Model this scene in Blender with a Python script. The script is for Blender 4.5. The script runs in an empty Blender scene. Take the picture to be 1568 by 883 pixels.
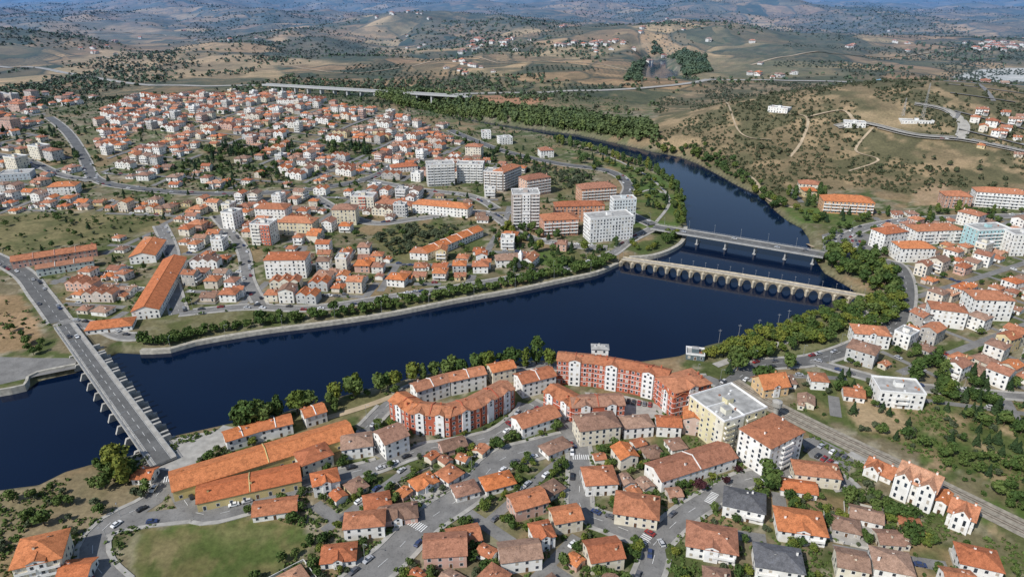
import bpy, math, random, time
import numpy as np
from mathutils import Vector
T0=time.time()
random.seed(7); rng=np.random.default_rng(7)
scene=bpy.context.scene
# ---------------------------------------------------------------- survey / camera
CH=200.0; FPX=1045.0; PITCH=math.radians(24); CX,CY=784.0,441.5
sP,cP=math.sin(PITCH),math.cos(PITCH)
WATER=-3.0
# ---------------------------------------------------------------- noise
_tab=np.random.default_rng(3).random((256,256))
def vn(x,y,seed=0):
    x=np.asarray(x,float)+seed*17.3; y=np.asarray(y,float)+seed*9.1
    ix=np.floor(x).astype(int); iy=np.floor(y).astype(int)
    fx=x-ix; fy=y-iy; fx=fx*fx*(3-2*fx); fy=fy*fy*(3-2*fy)
    a=_tab[ix%256,iy%256]; b=_tab[(ix+1)%256,iy%256]; c=_tab[ix%256,(iy+1)%256]; d=_tab[(ix+1)%256,(iy+1)%256]
    return (a*(1-fx)+b*fx)*(1-fy)+(c*(1-fx)+d*fx)*fy
def fbm(x,y,seed=0,o=4):
    s=0;a=.5;f=1;n=0
    for i in range(o):
        s=s+a*vn(x*f,y*f,seed+i); n+=a; a*=.5; f*=2.03
    return s/n
def sm(x,a,b):
    t=np.clip((x-a)/(b-a),0,1); return t*t*(3-2*t)
def Pz(px,py,z):
    px=np.asarray(px,float);py=np.asarray(py,float)
    x=(px-CX)/FPX; y=-(py-CY)/FPX
    dn=sP-y*cP; fw=cP+y*sP
    t=(CH-z)/dn
    return x*t, fw*t
RIV=[]
def base_h(x,y):
    x=np.asarray(x,float);y=np.asarray(y,float)
    g=lambda cx,cy,sx,sy,a: a*np.exp(-((x-cx)/sx)**2-((y-cy)/sy)**2)
    z=g(500,960,210,190,58)+g(800,1000,260,260,52)+g(330,1000,110,130,16)
    z=z+g(-430,1080,330,230,26)+g(-900,900,350,300,14)
    m=sm(y,1150,2600)*(1-.92*np.exp(-((x-430)/260)**2-((y-1750)/420)**2))
    r=fbm(x/900,y/900,5,5)
    z=z+m*((r-.36)*230)+sm(y,2500,7000)*(fbm(x/2600,y/2600,9,4)-.36)*280
    mid=sm(y,800,1300)*(fbm(x/260,y/260,2,3)-.42)*18
    z=z+mid
    return np.maximum(z,0)+np.minimum(z,0)*.06
def sd_poly(x,y,poly):
    n=len(poly); d=np.full(x.shape,1e18); ins=np.zeros(x.shape,bool)
    for i in range(n):
        ax,ay=poly[i]; bx,by=poly[(i+1)%n]
        ex,ey=bx-ax,by-ay; wx=x-ax; wy=y-ay
        t=np.clip((wx*ex+wy*ey)/(ex*ex+ey*ey+1e-9),0,1)
        d=np.minimum(d,(wx-ex*t)**2+(wy-ey*t)**2)
        c=((ay>y)!=(by>y))
        xi=ax+(y-ay)*ex/(ey if ey!=0 else 1e-9)
        ins^=(c&(x<xi))
    return np.where(ins,-1,1)*np.sqrt(d)
def river_sd(x,y):
    s=np.full(x.shape,1e6)
    for p in RIV: s=np.minimum(s,sd_poly(x,y,p))
    return s
def hgt(x,y,full=False):
    x=np.atleast_1d(np.asarray(x,float)); y=np.atleast_1d(np.asarray(y,float))
    z=base_h(x,y)
    m=(np.abs(x)<1300)&(y<2700)&(y>50)
    s=np.full(x.shape,1e6)
    if m.any(): s[m]=river_sd(x[m],y[m])
    z=np.minimum(z,np.maximum(WATER+s*.6,-8))
    return (z,s) if full else z
def P(px,py):
    px=np.atleast_1d(np.asarray(px,float)); py=np.atleast_1d(np.asarray(py,float))
    z=np.zeros(px.shape)
    for i in range(12):
        x,y=Pz(px,py,z); z=.5*z+.5*hgt(x,y)
    return np.stack([x,y],1)
def PL(pts): 
    a=np.array(pts,float); return P(a[:,0],a[:,1])
def PW(pts,z=WATER):
    a=np.array(pts,float); x,y=Pz(a[:,0],a[:,1],z); return np.stack([x,y],1)
main=[(166,548),(205,592),(240,640),(262,668),(335,652),(352,648),(400,642),(470,620),(540,602),(600,586),(680,567),(740,558),(800,552),(860,552),(930,556),(985,553),(1040,545),(1085,528),(1150,513),(1205,498),
(1206,490),(1212,484),(1250,481),(1295,468),(1325,458),(1300,440),(1262,418),(1250,400),(1243,385),(1238,365),(1228,350),(1205,338),(1188,324),(1165,300),(1130,285),(1100,268),(1070,252),(1040,240),(1000,233),(940,219),(880,206),(800,196),(720,184),(650,170),
(640,176),(720,192),(830,208),(900,222),(960,240),(1000,255),(1024,268),(1040,285),(1046,300),(1050,320),(1052,350),(1048,372),(1030,386),(1000,396),(965,399),(948,407),(915,421),(860,433),(790,448),(700,464),(600,484),(500,499),(400,512),(300,529),(262,540),(215,542),(180,540)]
low=[(150,560),(190,600),(228,650),(240,690),(215,693),(190,700),(150,708),(100,722),(60,742),(0,750),(-260,790),(-420,640),(-200,625),(0,606),(40,598),(60,583),(118,570),(128,562)]
lake=[(988,124),(990,108),(996,93),(1018,92),(1020,106),(1038,111),(1036,121),(1010,127)]
RIV=[PW(main),PW(low),PW(lake)]
# ---------------------------------------------------------------- materials
painted_haze=bpy.data.node_groups.new("painted_aerial_haze",'ShaderNodeTree')  # haze painted into base colours: blue tint grows with distance from world origin
painted_haze.interface.new_socket("Color",in_out='INPUT',socket_type='NodeSocketColor')
painted_haze.interface.new_socket("Color",in_out='OUTPUT',socket_type='NodeSocketColor')
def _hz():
    n=painted_haze.nodes;l=painted_haze.links
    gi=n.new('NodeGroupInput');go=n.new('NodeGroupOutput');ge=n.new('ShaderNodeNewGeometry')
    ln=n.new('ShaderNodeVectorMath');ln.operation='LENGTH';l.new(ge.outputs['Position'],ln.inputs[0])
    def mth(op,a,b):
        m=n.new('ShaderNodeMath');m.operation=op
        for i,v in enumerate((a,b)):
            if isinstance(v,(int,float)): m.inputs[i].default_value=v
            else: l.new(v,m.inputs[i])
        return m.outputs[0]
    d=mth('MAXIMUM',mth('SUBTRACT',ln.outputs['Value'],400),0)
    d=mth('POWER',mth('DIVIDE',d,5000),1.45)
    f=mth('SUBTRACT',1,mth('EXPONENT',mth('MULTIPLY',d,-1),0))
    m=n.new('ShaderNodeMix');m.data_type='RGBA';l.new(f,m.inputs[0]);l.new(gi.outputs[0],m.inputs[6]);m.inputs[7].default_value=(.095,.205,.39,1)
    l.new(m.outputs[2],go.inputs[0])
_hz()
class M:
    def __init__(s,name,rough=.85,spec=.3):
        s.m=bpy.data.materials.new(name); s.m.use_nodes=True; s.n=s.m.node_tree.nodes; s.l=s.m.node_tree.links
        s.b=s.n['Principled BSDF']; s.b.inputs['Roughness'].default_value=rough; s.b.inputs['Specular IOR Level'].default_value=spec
        s.h=s.n.new('ShaderNodeGroup'); s.h.node_tree=painted_haze; s.l.new(s.h.outputs[0],s.b.inputs['Base Color'])
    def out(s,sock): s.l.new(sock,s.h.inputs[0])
    def noise(s,scale,detail=3,coord='pos',dist=0,rough=.5):
        t=s.n.new('ShaderNodeTexNoise'); t.inputs['Scale'].default_value=scale; t.inputs['Detail'].default_value=detail; t.inputs['Distortion'].default_value=dist; t.inputs['Roughness'].default_value=rough
        s.l.new(s.co(coord),t.inputs['Vector']); return t.outputs['Fac']
    def co(s,c):
        if c=='pos': return s.n.new('ShaderNodeNewGeometry').outputs['Position']
        return s.n.new('ShaderNodeTexCoord').outputs['Object']
    def ramp(s,fac,stops,interp='LINEAR'):
        r=s.n.new('ShaderNodeValToRGB'); e=r.color_ramp.elements; r.color_ramp.interpolation=interp
        while len(e)<len(stops): e.new(.5)
        for i,(p,c) in enumerate(stops): e[i].position=p; e[i].color=(*c,1) if len(c)==3 else c
        s.l.new(fac,r.inputs[0]); return r.outputs[0]
    def mix(s,f,a,b,mode='MIX'):
        m=s.n.new('ShaderNodeMix'); m.data_type='RGBA'; m.blend_type=mode
        for sock,v in ((m.inputs[0],f),(m.inputs[6],a),(m.inputs[7],b)):
            if hasattr(v,'links'): s.l.new(v,sock)
            elif isinstance(v,(int,float)): sock.default_value=v
            else: sock.default_value=(*v,1)
        return m.outputs[2]
    def math(s,op,a,b=0):
        m=s.n.new('ShaderNodeMath'); m.operation=op
        for i,v in enumerate((a,b)):
            if isinstance(v,(int,float)): m.inputs[i].default_value=v
            else: s.l.new(v,m.inputs[i])
        return m.outputs[0]
    def bump(s,fac,str=.3,dist=.2):
        b=s.n.new('ShaderNodeBump'); b.inputs['Strength'].default_value=str; b.inputs['Distance'].default_value=dist
        s.l.new(fac,b.inputs['Height']); s.l.new(b.outputs[0],s.b.inputs['Normal'])
def simple(name,c,rough=.85,var=.25,scale=.5,coord='pos',spec=.3,metal=0):
    m=M(name,rough,spec)
    f=m.noise(scale,4,coord)
    lo=tuple(v*(1-var) for v in c); hi=tuple(min(1,v*(1+var)) for v in c)
    m.out(m.ramp(f,[(.3,lo),(.7,hi)])); m.b.inputs['Metallic'].default_value=metal
    return m.m
def road_mat(name,c):
    m=M(name,.95,.2)
    a=m.ramp(m.noise(.12,5,rough=.65),[(.3,tuple(v*.72 for v in c)),(.7,tuple(v*1.22 for v in c))])
    a=m.mix(1.0,a,m.ramp(m.noise(.9,3,dist=1.5),[(.32,(.72,.72,.72)),(.42,(1,1,1)),(.8,(1.08,1.07,1.05))]),'MULTIPLY')
    m.out(a); return m.m
m=M('painted_render_wall',.9); oi=m.n.new('ShaderNodeObjectInfo')
f=m.noise(.25,5,'pos'); d=m.ramp(f,[(.3,(.8,.78,.75)),(.62,(1,1,1))])
m.out(m.mix(1.0,oi.outputs['Color'],d,'MULTIPLY')); MW=m.m
def roofmat(name,stops):
    m=M(name,.9,.2); oi=m.n.new('ShaderNodeObjectInfo')
    base=m.ramp(oi.outputs['Random'],stops,'LINEAR')
    f=m.noise(.5,5,'pos',rough=.7); d=m.ramp(f,[(.3,(.52,.54,.57)),(.5,(.95,.95,.95)),(.72,(1.18,1.22,1.28))])
    c=m.mix(1.0,base,d,'MULTIPLY')
    f2=m.noise(2.6,3,'pos'); c=m.mix(1.0,c,m.ramp(f2,[(.3,(.7,.7,.72)),(.7,(1.15,1.15,1.15))]),'MULTIPLY')
    m.out(c)
    w=m.n.new('ShaderNodeTexWave'); w.inputs['Scale'].default_value=1.3; w.inputs['Distortion'].default_value=.3; m.l.new(m.co('obj'),w.inputs['Vector'])
    m.bump(w.outputs['Fac'],.5,.12)
    return m.m
MR=roofmat('terracotta_tiles',[(0,(.54,.18,.08)),(.12,(.42,.15,.075)),(.25,(.6,.25,.13)),(.4,(.34,.155,.1)),(.55,(.52,.2,.095)),(.68,(.4,.2,.135)),(.8,(.62,.22,.085)),(.9,(.36,.2,.14)),(1,(.62,.33,.2))])
MRO=roofmat('new_orange_tiles',[(0,(.62,.2,.07)),(.5,(.64,.24,.1)),(1,(.54,.17,.07))])
MRB=roofmat('weathered_tiles',[(0,(.28,.17,.12)),(.3,(.38,.22,.155)),(.6,(.25,.15,.105)),(1,(.44,.28,.2))])
MRG=roofmat('dark_slate_tiles',[(0,(.13,.13,.135)),(1,(.18,.18,.19))])
MG=simple('window_glass',(.035,.045,.06),.15,.4,.3,spec=.6)
MT=simple('white_trim',(.78,.775,.76),.8,.08)
MD=simple('door_wood',(.12,.07,.04),.6)
MC=simple('concrete_roof',(.36,.355,.34),.95,.3,.3)
MA=simple('red_brick_render',(.48,.13,.075),.9,.12,.4)
MS=simple('roller_shutter',(.45,.4,.33),.7,.2)
MGR=simple('grey_render',(.4,.4,.39),.9,.15)
MCON=simple('weathered_concrete',(.37,.355,.325),.95,.25,.35)
MST=simple('pale_stone',(.4,.375,.32),.95,.3,.4)
MASP=road_mat('asphalt',(.135,.135,.133))
MSTR=road_mat('worn_street_asphalt',(.205,.2,.192))
MHW=road_mat('highway_concrete',(.38,.36,.32))
MPAV=simple('pavement_slabs',(.36,.345,.315),.95,.2,.3)
MDIRT=simple('dirt_track',(.42,.33,.22),.95,.25,.1)
MMK=simple('road_paint',(.7,.7,.68),.8,.15)
MBAL=simple('railway_ballast',(.29,.26,.21),.95,.3,.5)
MRAIL=simple('rail_steel',(.14,.11,.09),.5,.2)
MMET=simple('galvanised_metal',(.4,.41,.42),.5,.1,metal=.3)
MBARK=simple('bark',(.1,.075,.05),.95)
MTYRE=simple('tyre_rubber',(.02,.02,.02),.9)
m=M('car_paint',.3,.5); oi=m.n.new('ShaderNodeObjectInfo'); m.out(oi.outputs['Color']); MCAR=m.m
def leafmat(name,stops,scale=.5):
    m=M(name,.8,.15); oi=m.n.new('ShaderNodeObjectInfo')
    f=m.math('ADD',m.math('MULTIPLY',m.noise(scale,3,'pos'),.75),m.math('MULTIPLY',oi.outputs['Random'],.35))
    m.out(m.ramp(f,stops)); return m.m
ML=leafmat('green_foliage',[(.25,(.032,.062,.019)),(.5,(.065,.108,.028)),(.75,(.115,.155,.044))])
MLY=leafmat('autumn_yellow_foliage',[(.2,(.065,.1,.022)),(.5,(.115,.15,.03)),(.85,(.2,.2,.038))])
MLD=leafmat('dark_conifer_foliage',[(.2,(.018,.04,.017)),(.8,(.046,.076,.028))])
MLO=leafmat('olive_foliage',[(.2,(.05,.068,.036)),(.8,(.1,.12,.065))])
MLP=leafmat('purple_plum_foliage',[(.2,(.03,.012,.015)),(.8,(.07,.025,.03))])
MWD=leafmat('woodland_foliage',[(.15,(.028,.05,.019)),(.45,(.048,.078,.026)),(.8,(.1,.13,.036))],.02)
MWB=leafmat('poplar_bank_foliage',[(.2,(.048,.088,.022)),(.5,(.085,.13,.03)),(.8,(.135,.165,.038))],.04)
MSC=leafmat('scrub_foliage',[(.2,(.038,.05,.022)),(.5,(.065,.075,.032)),(.8,(.105,.105,.05))],.05)
m=M('river_water',.06,.5); m.b.inputs['IOR'].default_value=1.33
m.out(m.ramp(m.noise(.01,2),[(.3,(.001,.0055,.021)),(.7,(.002,.009,.03))]))
m.l.new(m.ramp(m.noise(.015,4,dist=1.0),[(.35,(.04,.04,.04)),(.65,(.14,.14,.14))]),m.b.inputs['Roughness'])
m.bump(m.math('ADD',m.noise(.9,4,'pos'),m.noise(.08,3,'pos')),.13,.15); MWAT=m.m
# terrain
m=M('terrain',1.0,.1)
at=m.n.new('ShaderNodeAttribute'); at.attribute_name='land'
att=m.n.new('ShaderNodeAttribute'); att.attribute_name='rural'
geo=m.co('pos')
wn=m.n.new('ShaderNodeTexNoise'); wn.inputs['Scale'].default_value=.004; wn.inputs['Detail'].default_value=3; m.l.new(geo,wn.inputs['Vector'])
vs=m.n.new('ShaderNodeVectorMath'); vs.operation='SCALE'; vs.inputs['Scale'].default_value=240; m.l.new(wn.outputs['Color'],vs.inputs[0])
va=m.n.new('ShaderNodeVectorMath'); va.operation='ADD'; m.l.new(geo,va.inputs[0]); m.l.new(vs.outputs[0],va.inputs[1])
mp=m.n.new('ShaderNodeMapping'); mp.inputs['Scale'].default_value=(1,1,0); m.l.new(va.outputs[0],mp.inputs[0])
def vor(sc,feat='F1'):
    v=m.n.new('ShaderNodeTexVoronoi'); v.inputs['Scale'].default_value=sc
    if feat!='F1': v.feature=feat
    m.l.new(mp.outputs[0],v.inputs['Vector']); return v
vo=vor(.0062); sp_=m.n.new('ShaderNodeSeparateColor'); m.l.new(vo.outputs['Color'],sp_.inputs[0])
fields=m.ramp(sp_.outputs[0],[(0,(.065,.078,.032)),(.18,(.32,.2,.1)),(.32,(.12,.115,.052)),(.44,(.25,.175,.09)),(.56,(.48,.32,.17)),(.7,(.05,.064,.027)),(.8,(.3,.2,.105)),(.9,(.56,.4,.22))],'CONSTANT')
vo2=vor(.017); sp2_=m.n.new('ShaderNodeSeparateColor'); m.l.new(vo2.outputs['Color'],sp2_.inputs[0])
fields=m.mix(.35,fields,m.ramp(sp2_.outputs[0],[(0,(.06,.07,.03)),(.3,(.3,.19,.1)),(.58,(.14,.13,.06)),(.75,(.46,.32,.17))],'CONSTANT'))
ve=vor(.0062,'DISTANCE_TO_EDGE')
fields=m.mix(m.ramp(ve.outputs['Distance'],[(.0,(.8,.8,.8)),(.06,(0,0,0))]),fields,(.045,.056,.025))
big=m.ramp(m.noise(.0023,5,rough=.6),[(.49,(0,0,0)),(.6,(.9,.9,.9))])
fields=m.mix(big,fields,m.ramp(m.noise(.016,5,rough=.65),[(.3,(.045,.058,.024)),(.5,(.095,.095,.042)),(.68,(.23,.17,.09))]))
vd=m.n.new('ShaderNodeTexVoronoi'); vd.inputs['Scale'].default_value=.085; vd.inputs['Randomness'].default_value=.45; m.l.new(geo,vd.inputs['Vector'])
dots=m.ramp(vd.outputs['Distance'],[(.22,(1,1,1)),(.36,(0,0,0))])
dm=m.mix(1.0,dots,m.ramp(sp_.outputs[1],[(.45,(0,0,0)),(.49,(.8,.8,.8))]),'MULTIPLY')
fields=m.mix(dm,fields,(.045,.055,.025))
c=m.mix(att.outputs['Fac'],at.outputs['Color'],fields)
c=m.mix(1.0,c,m.ramp(m.noise(.35,5,rough=.7),[(.3,(.66,.67,.66)),(.7,(1.25,1.25,1.22))]),'MULTIPLY')
c=m.mix(1.0,c,m.ramp(m.noise(.03,5,rough=.6),[(.3,(.7,.73,.66)),(.7,(1.22,1.2,1.2))]),'MULTIPLY')
m.out(c); m.bump(m.noise(.4,4),.5,.5); MTER=m.m
# ---------------------------------------------------------------- mesh helpers
class MB:
    def __init__(s): s.v=[];s.f=[];s.m=[]
    def face(s,pts,mat):
        i=len(s.v); s.v.extend(pts); s.f.append(tuple(range(i,i+len(pts)))); s.m.append(mat)
    def box(s,x0,x1,y0,y1,z0,z1,mat,top=None):
        top=mat if top is None else top
        s.face([(x0,y0,z0),(x1,y0,z0),(x1,y0,z1),(x0,y0,z1)],mat)
        s.face([(x1,y0,z0),(x1,y1,z0),(x1,y1,z1),(x1,y0,z1)],mat)
        s.face([(x1,y1,z0),(x0,y1,z0),(x0,y1,z1),(x1,y1,z1)],mat)
        s.face([(x0,y1,z0),(x0,y0,z0),(x0,y0,z1),(x0,y1,z1)],mat)
        s.face([(x0,y0,z1),(x1,y0,z1),(x1,y1,z1),(x0,y1,z1)],top)
        s.face([(x0,y1,z0),(x1,y1,z0),(x1,y0,z0),(x0,y0,z0)],mat)
    def slab(s,p,th,mat):
        q=[(a,b,c-th) for a,b,c in p]; s.face(list(p),mat); s.face(q[::-1],mat)
        n=len(p)
        for i in range(n):
            j=(i+1)%n; s.face([p[i],q[i],q[j],p[j]],mat)
    def cyl(s,x,y,z0,z1,r0,r1,n,mat):
        a=[(x+r0*math.cos(2*math.pi*i/n),y+r0*math.sin(2*math.pi*i/n),z0) for i in range(n)]
        b=[(x+r1*math.cos(2*math.pi*i/n),y+r1*math.sin(2*math.pi*i/n),z1) for i in range(n)]
        for i in range(n):
            j=(i+1)%n; s.face([a[i],a[j],b[j],b[i]],mat)
        s.face(b,mat)
    def limb(s,p,q,r0,r1,mat,n=5):
        p=np.array(p,float);q=np.array(q,float);d=q-p;d/=np.linalg.norm(d)+1e-9
        u=np.cross(d,(0,0,1) if abs(d[2])<.9 else (1,0,0));u/=np.linalg.norm(u);w=np.cross(d,u)
        A=[tuple(p+r0*(u*math.cos(2*math.pi*i/n)+w*math.sin(2*math.pi*i/n))) for i in range(n)]
        B=[tuple(q+r1*(u*math.cos(2*math.pi*i/n)+w*math.sin(2*math.pi*i/n))) for i in range(n)]
        for i in range(n):
            j=(i+1)%n; s.face([A[i],A[j],B[j],B[i]],mat)
    def mesh(s,name,mats):
        me=bpy.data.meshes.new(name); me.from_pydata(s.v,[],s.f)
        for k in mats: me.materials.append(k)
        me.polygons.foreach_set('material_index',s.m); me.update(); return me
col=scene.collection
def obj(name,me,loc=(0,0,0),rz=0,sc=1,color=None):
    o=bpy.data.objects.new(name,me); o.location=loc; o.rotation_euler=(0,0,rz)
    o.scale=(sc,sc,sc) if not isinstance(sc,tuple) else sc
    if color: o.color=(*color,1)
    col.objects.link(o); return o
def quads_mesh(name,V,mat):
    n=len(V); me=bpy.data.meshes.new(name); me.vertices.add(n*4); me.vertices.foreach_set('co',V.reshape(-1).astype(np.float32))
    me.loops.add(n*4); me.loops.foreach_set('vertex_index',np.arange(n*4,dtype=np.int32))
    me.polygons.add(n); me.polygons.foreach_set('loop_start',np.arange(0,n*4,4,dtype=np.int32))
    me.materials.append(mat); me.update(calc_edges=True); return me
# ---------------------------------------------------------------- occupancy raster (1 m)
OX,OY,ON,OM=-1000,80,2200,1700
occ=np.zeros((ON,OM),np.uint8)   # 1 road 2 building 4 water 8 no-house
def win(x0,x1,y0,y1):
    i0=max(0,int(x0-OX));i1=min(ON,int(x1-OX)+2);j0=max(0,int(y0-OY));j1=min(OM,int(y1-OY)+2); return i0,i1,j0,j1
def mark_poly(poly,bit,grow=0):
    poly=np.array(poly); i0,i1,j0,j1=win(poly[:,0].min()-grow,poly[:,0].max()+grow,poly[:,1].min()-grow,poly[:,1].max()+grow)
    if i0>=i1 or j0>=j1: return
    X,Y=np.meshgrid(np.arange(i0,i1)+OX+.5,np.arange(j0,j1)+OY+.5,indexing='ij')
    s=sd_poly(X,Y,poly); occ[i0:i1,j0:j1][s<grow]|=bit
def mark_line(pts,w,bit):
    for a,b in zip(pts[:-1],pts[1:]):
        i0,i1,j0,j1=win(min(a[0],b[0])-w,max(a[0],b[0])+w,min(a[1],b[1])-w,max(a[1],b[1])+w)
        if i0>=i1 or j0>=j1: continue
        X,Y=np.meshgrid(np.arange(i0,i1)+OX+.5,np.arange(j0,j1)+OY+.5,indexing='ij')
        ex,ey=b[0]-a[0],b[1]-a[1]; t=np.clip(((X-a[0])*ex+(Y-a[1])*ey)/(ex*ex+ey*ey+1e-9),0,1)
        occ[i0:i1,j0:j1][(X-a[0]-ex*t)**2+(Y-a[1]-ey*t)**2<w*w]|=bit
def rect(cx,cy,w,d,rz):
    c,s=math.cos(rz),math.sin(rz)
    return [(cx+c*a-s*b,cy+s*a+c*b) for a,b in ((-w/2,-d/2),(w/2,-d/2),(w/2,d/2),(-w/2,d/2))]
def rect_free(cx,cy,w,d,rz,bits):
    if cx<OX or cy<OY or cx>OX+ON or cy>OY+OM: return False
    c,s=math.cos(rz),math.sin(rz)
    U,V_=np.meshgrid(np.arange(-w/2,w/2+.01,1.0),np.arange(-d/2,d/2+.01,1.0))
    i=(cx+c*U-s*V_-OX).astype(int); j=(cy+s*U+c*V_-OY).astype(int)
    i=np.clip(i,0,ON-1); j=np.clip(j,0,OM-1)
    return not (occ[i,j]&bits).any()
def at_occ(x,y):
    i=int(x-OX);j=int(y-OY)
    return occ[i,j] if 0<=i<ON and 0<=j<OM else 0
for r in RIV: mark_poly(r,4,7)
def inside(x,y,poly): return sd_poly(np.atleast_1d(np.asarray(x,float)),np.atleast_1d(np.asarray(y,float)),poly)<0
# ---------------------------------------------------------------- terrain sheet
rows=[-150.];
while rows[-1]<45000:
    Y=rows[-1]; rows.append(Y+(8 if Y<120 else 2.6 if Y<900 else 2.6+(Y-900)*.0105))
rows=np.array(rows); NC=700; s=np.linspace(-1.2,1.2,NC)
YY=np.repeat(rows[:,None],NC,1); XX=s[None,:]*(np.maximum(YY,0)+170)
hz,hs=hgt(XX.ravel(),YY.ravel(),True)
NR=len(rows)
V=np.stack([XX.ravel(),YY.ravel(),hz],1)
idx=np.arange(NR*NC).reshape(NR,NC)
F=np.stack([idx[:-1,:-1],idx[:-1,1:],idx[1:,1:],idx[1:,:-1]],-1).reshape(-1,4)
me=bpy.data.meshes.new('terrain'); me.vertices.add(len(V)); me.vertices.foreach_set('co',V.ravel().astype(np.float32))
me.loops.add(F.size); me.loops.foreach_set('vertex_index',F.ravel().astype(np.int32)); me.polygons.add(len(F))
me.polygons.foreach_set('loop_start',np.arange(0,F.size,4,dtype=np.int32))
me.update(calc_edges=True)
me.polygons.foreach_set('use_smooth',np.ones(len(F),bool))
X,Y=V[:,0],V[:,1]
n1=fbm(X/14,Y/14,1,3); n2=fbm(X/60,Y/60,4,3); n3=fbm(X/6,Y/6,8,2)
def lerp(a,b,t): return a*(1-t[:,None])+np.array(b)[None,:]*t[:,None]
C=np.tile(np.array([[.2,.165,.108]]),(len(X),1))
C=lerp(C,(.08,.105,.036),sm(n1,.42,.57)*.92); C=lerp(C,(.33,.29,.22),sm(n3,.58,.72)*.8); C=lerp(C,(.135,.135,.06),sm(n2,.5,.7)*.6)
C=lerp(C,(.28,.195,.115),sm(fbm(X/30,Y/30,77,2),.62,.7)*.8)
rural=sm(Y,1120,1300)
def paint(px,colr,a=.9,soft=4,rur=None,col2=None,sc2=18):
    poly=PL(px)
    k=(X>poly[:,0].min()-20)&(X<poly[:,0].max()+20)&(Y>poly[:,1].min()-20)&(Y<poly[:,1].max()+20)
    if not k.any(): return poly
    sdd=sd_poly(X[k]+(n1[k]-.5)*8,Y[k]+(n3[k]-.5)*6,poly); t=(1-sm(sdd,-soft/2,soft/2))*a
    cc=np.array(colr)[None]*np.ones((k.sum(),1))
    if col2 is not None: cc=lerp(cc,col2,sm(fbm(X[k]/sc2,Y[k]/sc2,int(px[0][0])%50,4),.42,.62))
    C[k]=C[k]*(1-t[:,None])+cc*t[:,None]
    if rur is not None: rural[k]=rural[k]*(1-t)+rur*t
    return poly
LAWN=(.085,.135,.034); LW2=(.145,.145,.06)
hillp=[(1010,150),(1120,128),(1250,128),(1500,150),(1590,165),(1590,300),(1480,290),(1400,300),(1345,290),(1240,292),(1225,318),(1190,322),(1130,283),(1050,238),(1000,225)]
HILL=paint(hillp,(.22,.165,.095),.95,20,0)
kk=inside(X,Y,HILL)
tt=np.where(kk,sm(fbm(X/45,Y/45,21,4),.45,.6)*.75,0); C=lerp(C,(.095,.095,.044),tt)
tt=np.where(kk,sm(fbm(X/22,Y/22,25,3),.58,.68)*.8,0); C=lerp(C,(.36,.26,.155),tt)
paint([(850,225),(900,235),(960,252),(1010,268),(1035,290),(1043,330),(1040,348),(985,352),(962,335),(960,290),(965,272),(930,250)],LAWN,.95,col2=LW2)
paint([(815,388),(850,378),(925,395),(920,408),(870,412),(820,405)],LAWN,.9,col2=LW2)
paint([(960,375),(1010,362),(1045,360),(1040,380),(985,393)],(.08,.11,.035),.9)
paint([(1190,318),(1225,345),(1300,345),(1330,335),(1300,325),(1225,315)],LAWN,.95,col2=LW2)
FLD=[(185,845),(205,815),(260,798),(350,795),(440,800),(475,812),(470,840),(430,870),(380,900),(200,900)]
FIELD=paint(FLD,(.09,.12,.036),.97,3,col2=(.165,.15,.065),sc2=8)
paint([(215,830),(270,822),(290,850),(250,885),(190,880)],(.23,.19,.1),.8,14,col2=(.11,.125,.045),sc2=5); paint([(330,812),(400,806),(410,820),(350,830)],(.2,.18,.085),.7,10)
paint([(185,845),(205,815),(212,820),(196,848),(205,880),(190,890)],(.3,.26,.18),.8,3)
paint([(-60,455),(35,455),(62,500),(60,530),(-60,548)],(.36,.24,.145),.97,col2=(.28,.19,.11))
paint([(0,330),(120,325),(235,335),(245,350),(150,365),(20,390),(-40,400)],(.21,.18,.09),.95,col2=(.12,.12,.052))
paint([(230,335),(330,300),(400,320),(330,335)],(.17,.155,.075),.6)
paint([(120,455),(185,450),(200,495),(150,500)],(.12,.13,.05),.8)
paint([(560,365),(640,345),(720,350),(660,378),(620,398)],(.16,.15,.07),.9)
paint([(570,435),(630,430),(660,452),(590,465)],(.22,.17,.1),.9)
paint([(1080,545),(1150,520),(1230,495),(1300,470),(1385,440),(1390,490),(1330,515),(1250,535),(1180,552),(1110,565)],(.17,.175,.085),.85)
paint([(340,655),(470,625),(560,605),(660,575),(820,555),(840,565),(640,600),(540,640),(440,655),(350,670)],(.155,.145,.07),.95)
paint([(1210,600),(1290,570),(1400,590),(1568,620),(1640,700),(1640,790),(1568,760),(1400,690),(1260,640)],(.095,.12,.04),.92,col2=(.19,.16,.08),sc2=12)
paint([(1288,594),(1320,593),(1375,625),(1397,655),(1375,668),(1320,658),(1296,632)],(.38,.28,.175),.97,3)
paint([(1225,640),(1275,662),(1300,690),(1270,685),(1230,660)],(.065,.12,.028),.9,3)
for i in range(50):
    a,b=random.uniform(1390,1600),random.uniform(600,810); q=random.uniform(14,34)
    if b>640+(a-1400)*.9+70 : continue
    paint([(a,b),(a+q,b+q*.4),(a+q*.9,b+q*.85),(a-q*.2,b+q*.4)],random.choice([(.32,.23,.145),(.1,.15,.042),(.22,.18,.1),(.07,.11,.032),(.36,.27,.165)]),.9,2)
paint([(0,750),(100,730),(230,700),(240,760),(150,800),(0,850)],(.24,.19,.12),.8)
paint([(700,205),(790,250),(900,285),(930,310),(900,320),(700,230)],(.15,.145,.07),.6)
paint([(90,95),(180,70),(280,90),(420,98),(440,120),(300,120),(180,122),(110,108)],(.48,.34,.19),.85,30,0,col2=(.3,.21,.11),sc2=60)
paint([(650,152),(760,146),(850,150),(800,165),(700,168)],(.46,.23,.13),.9,20,0)
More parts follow.
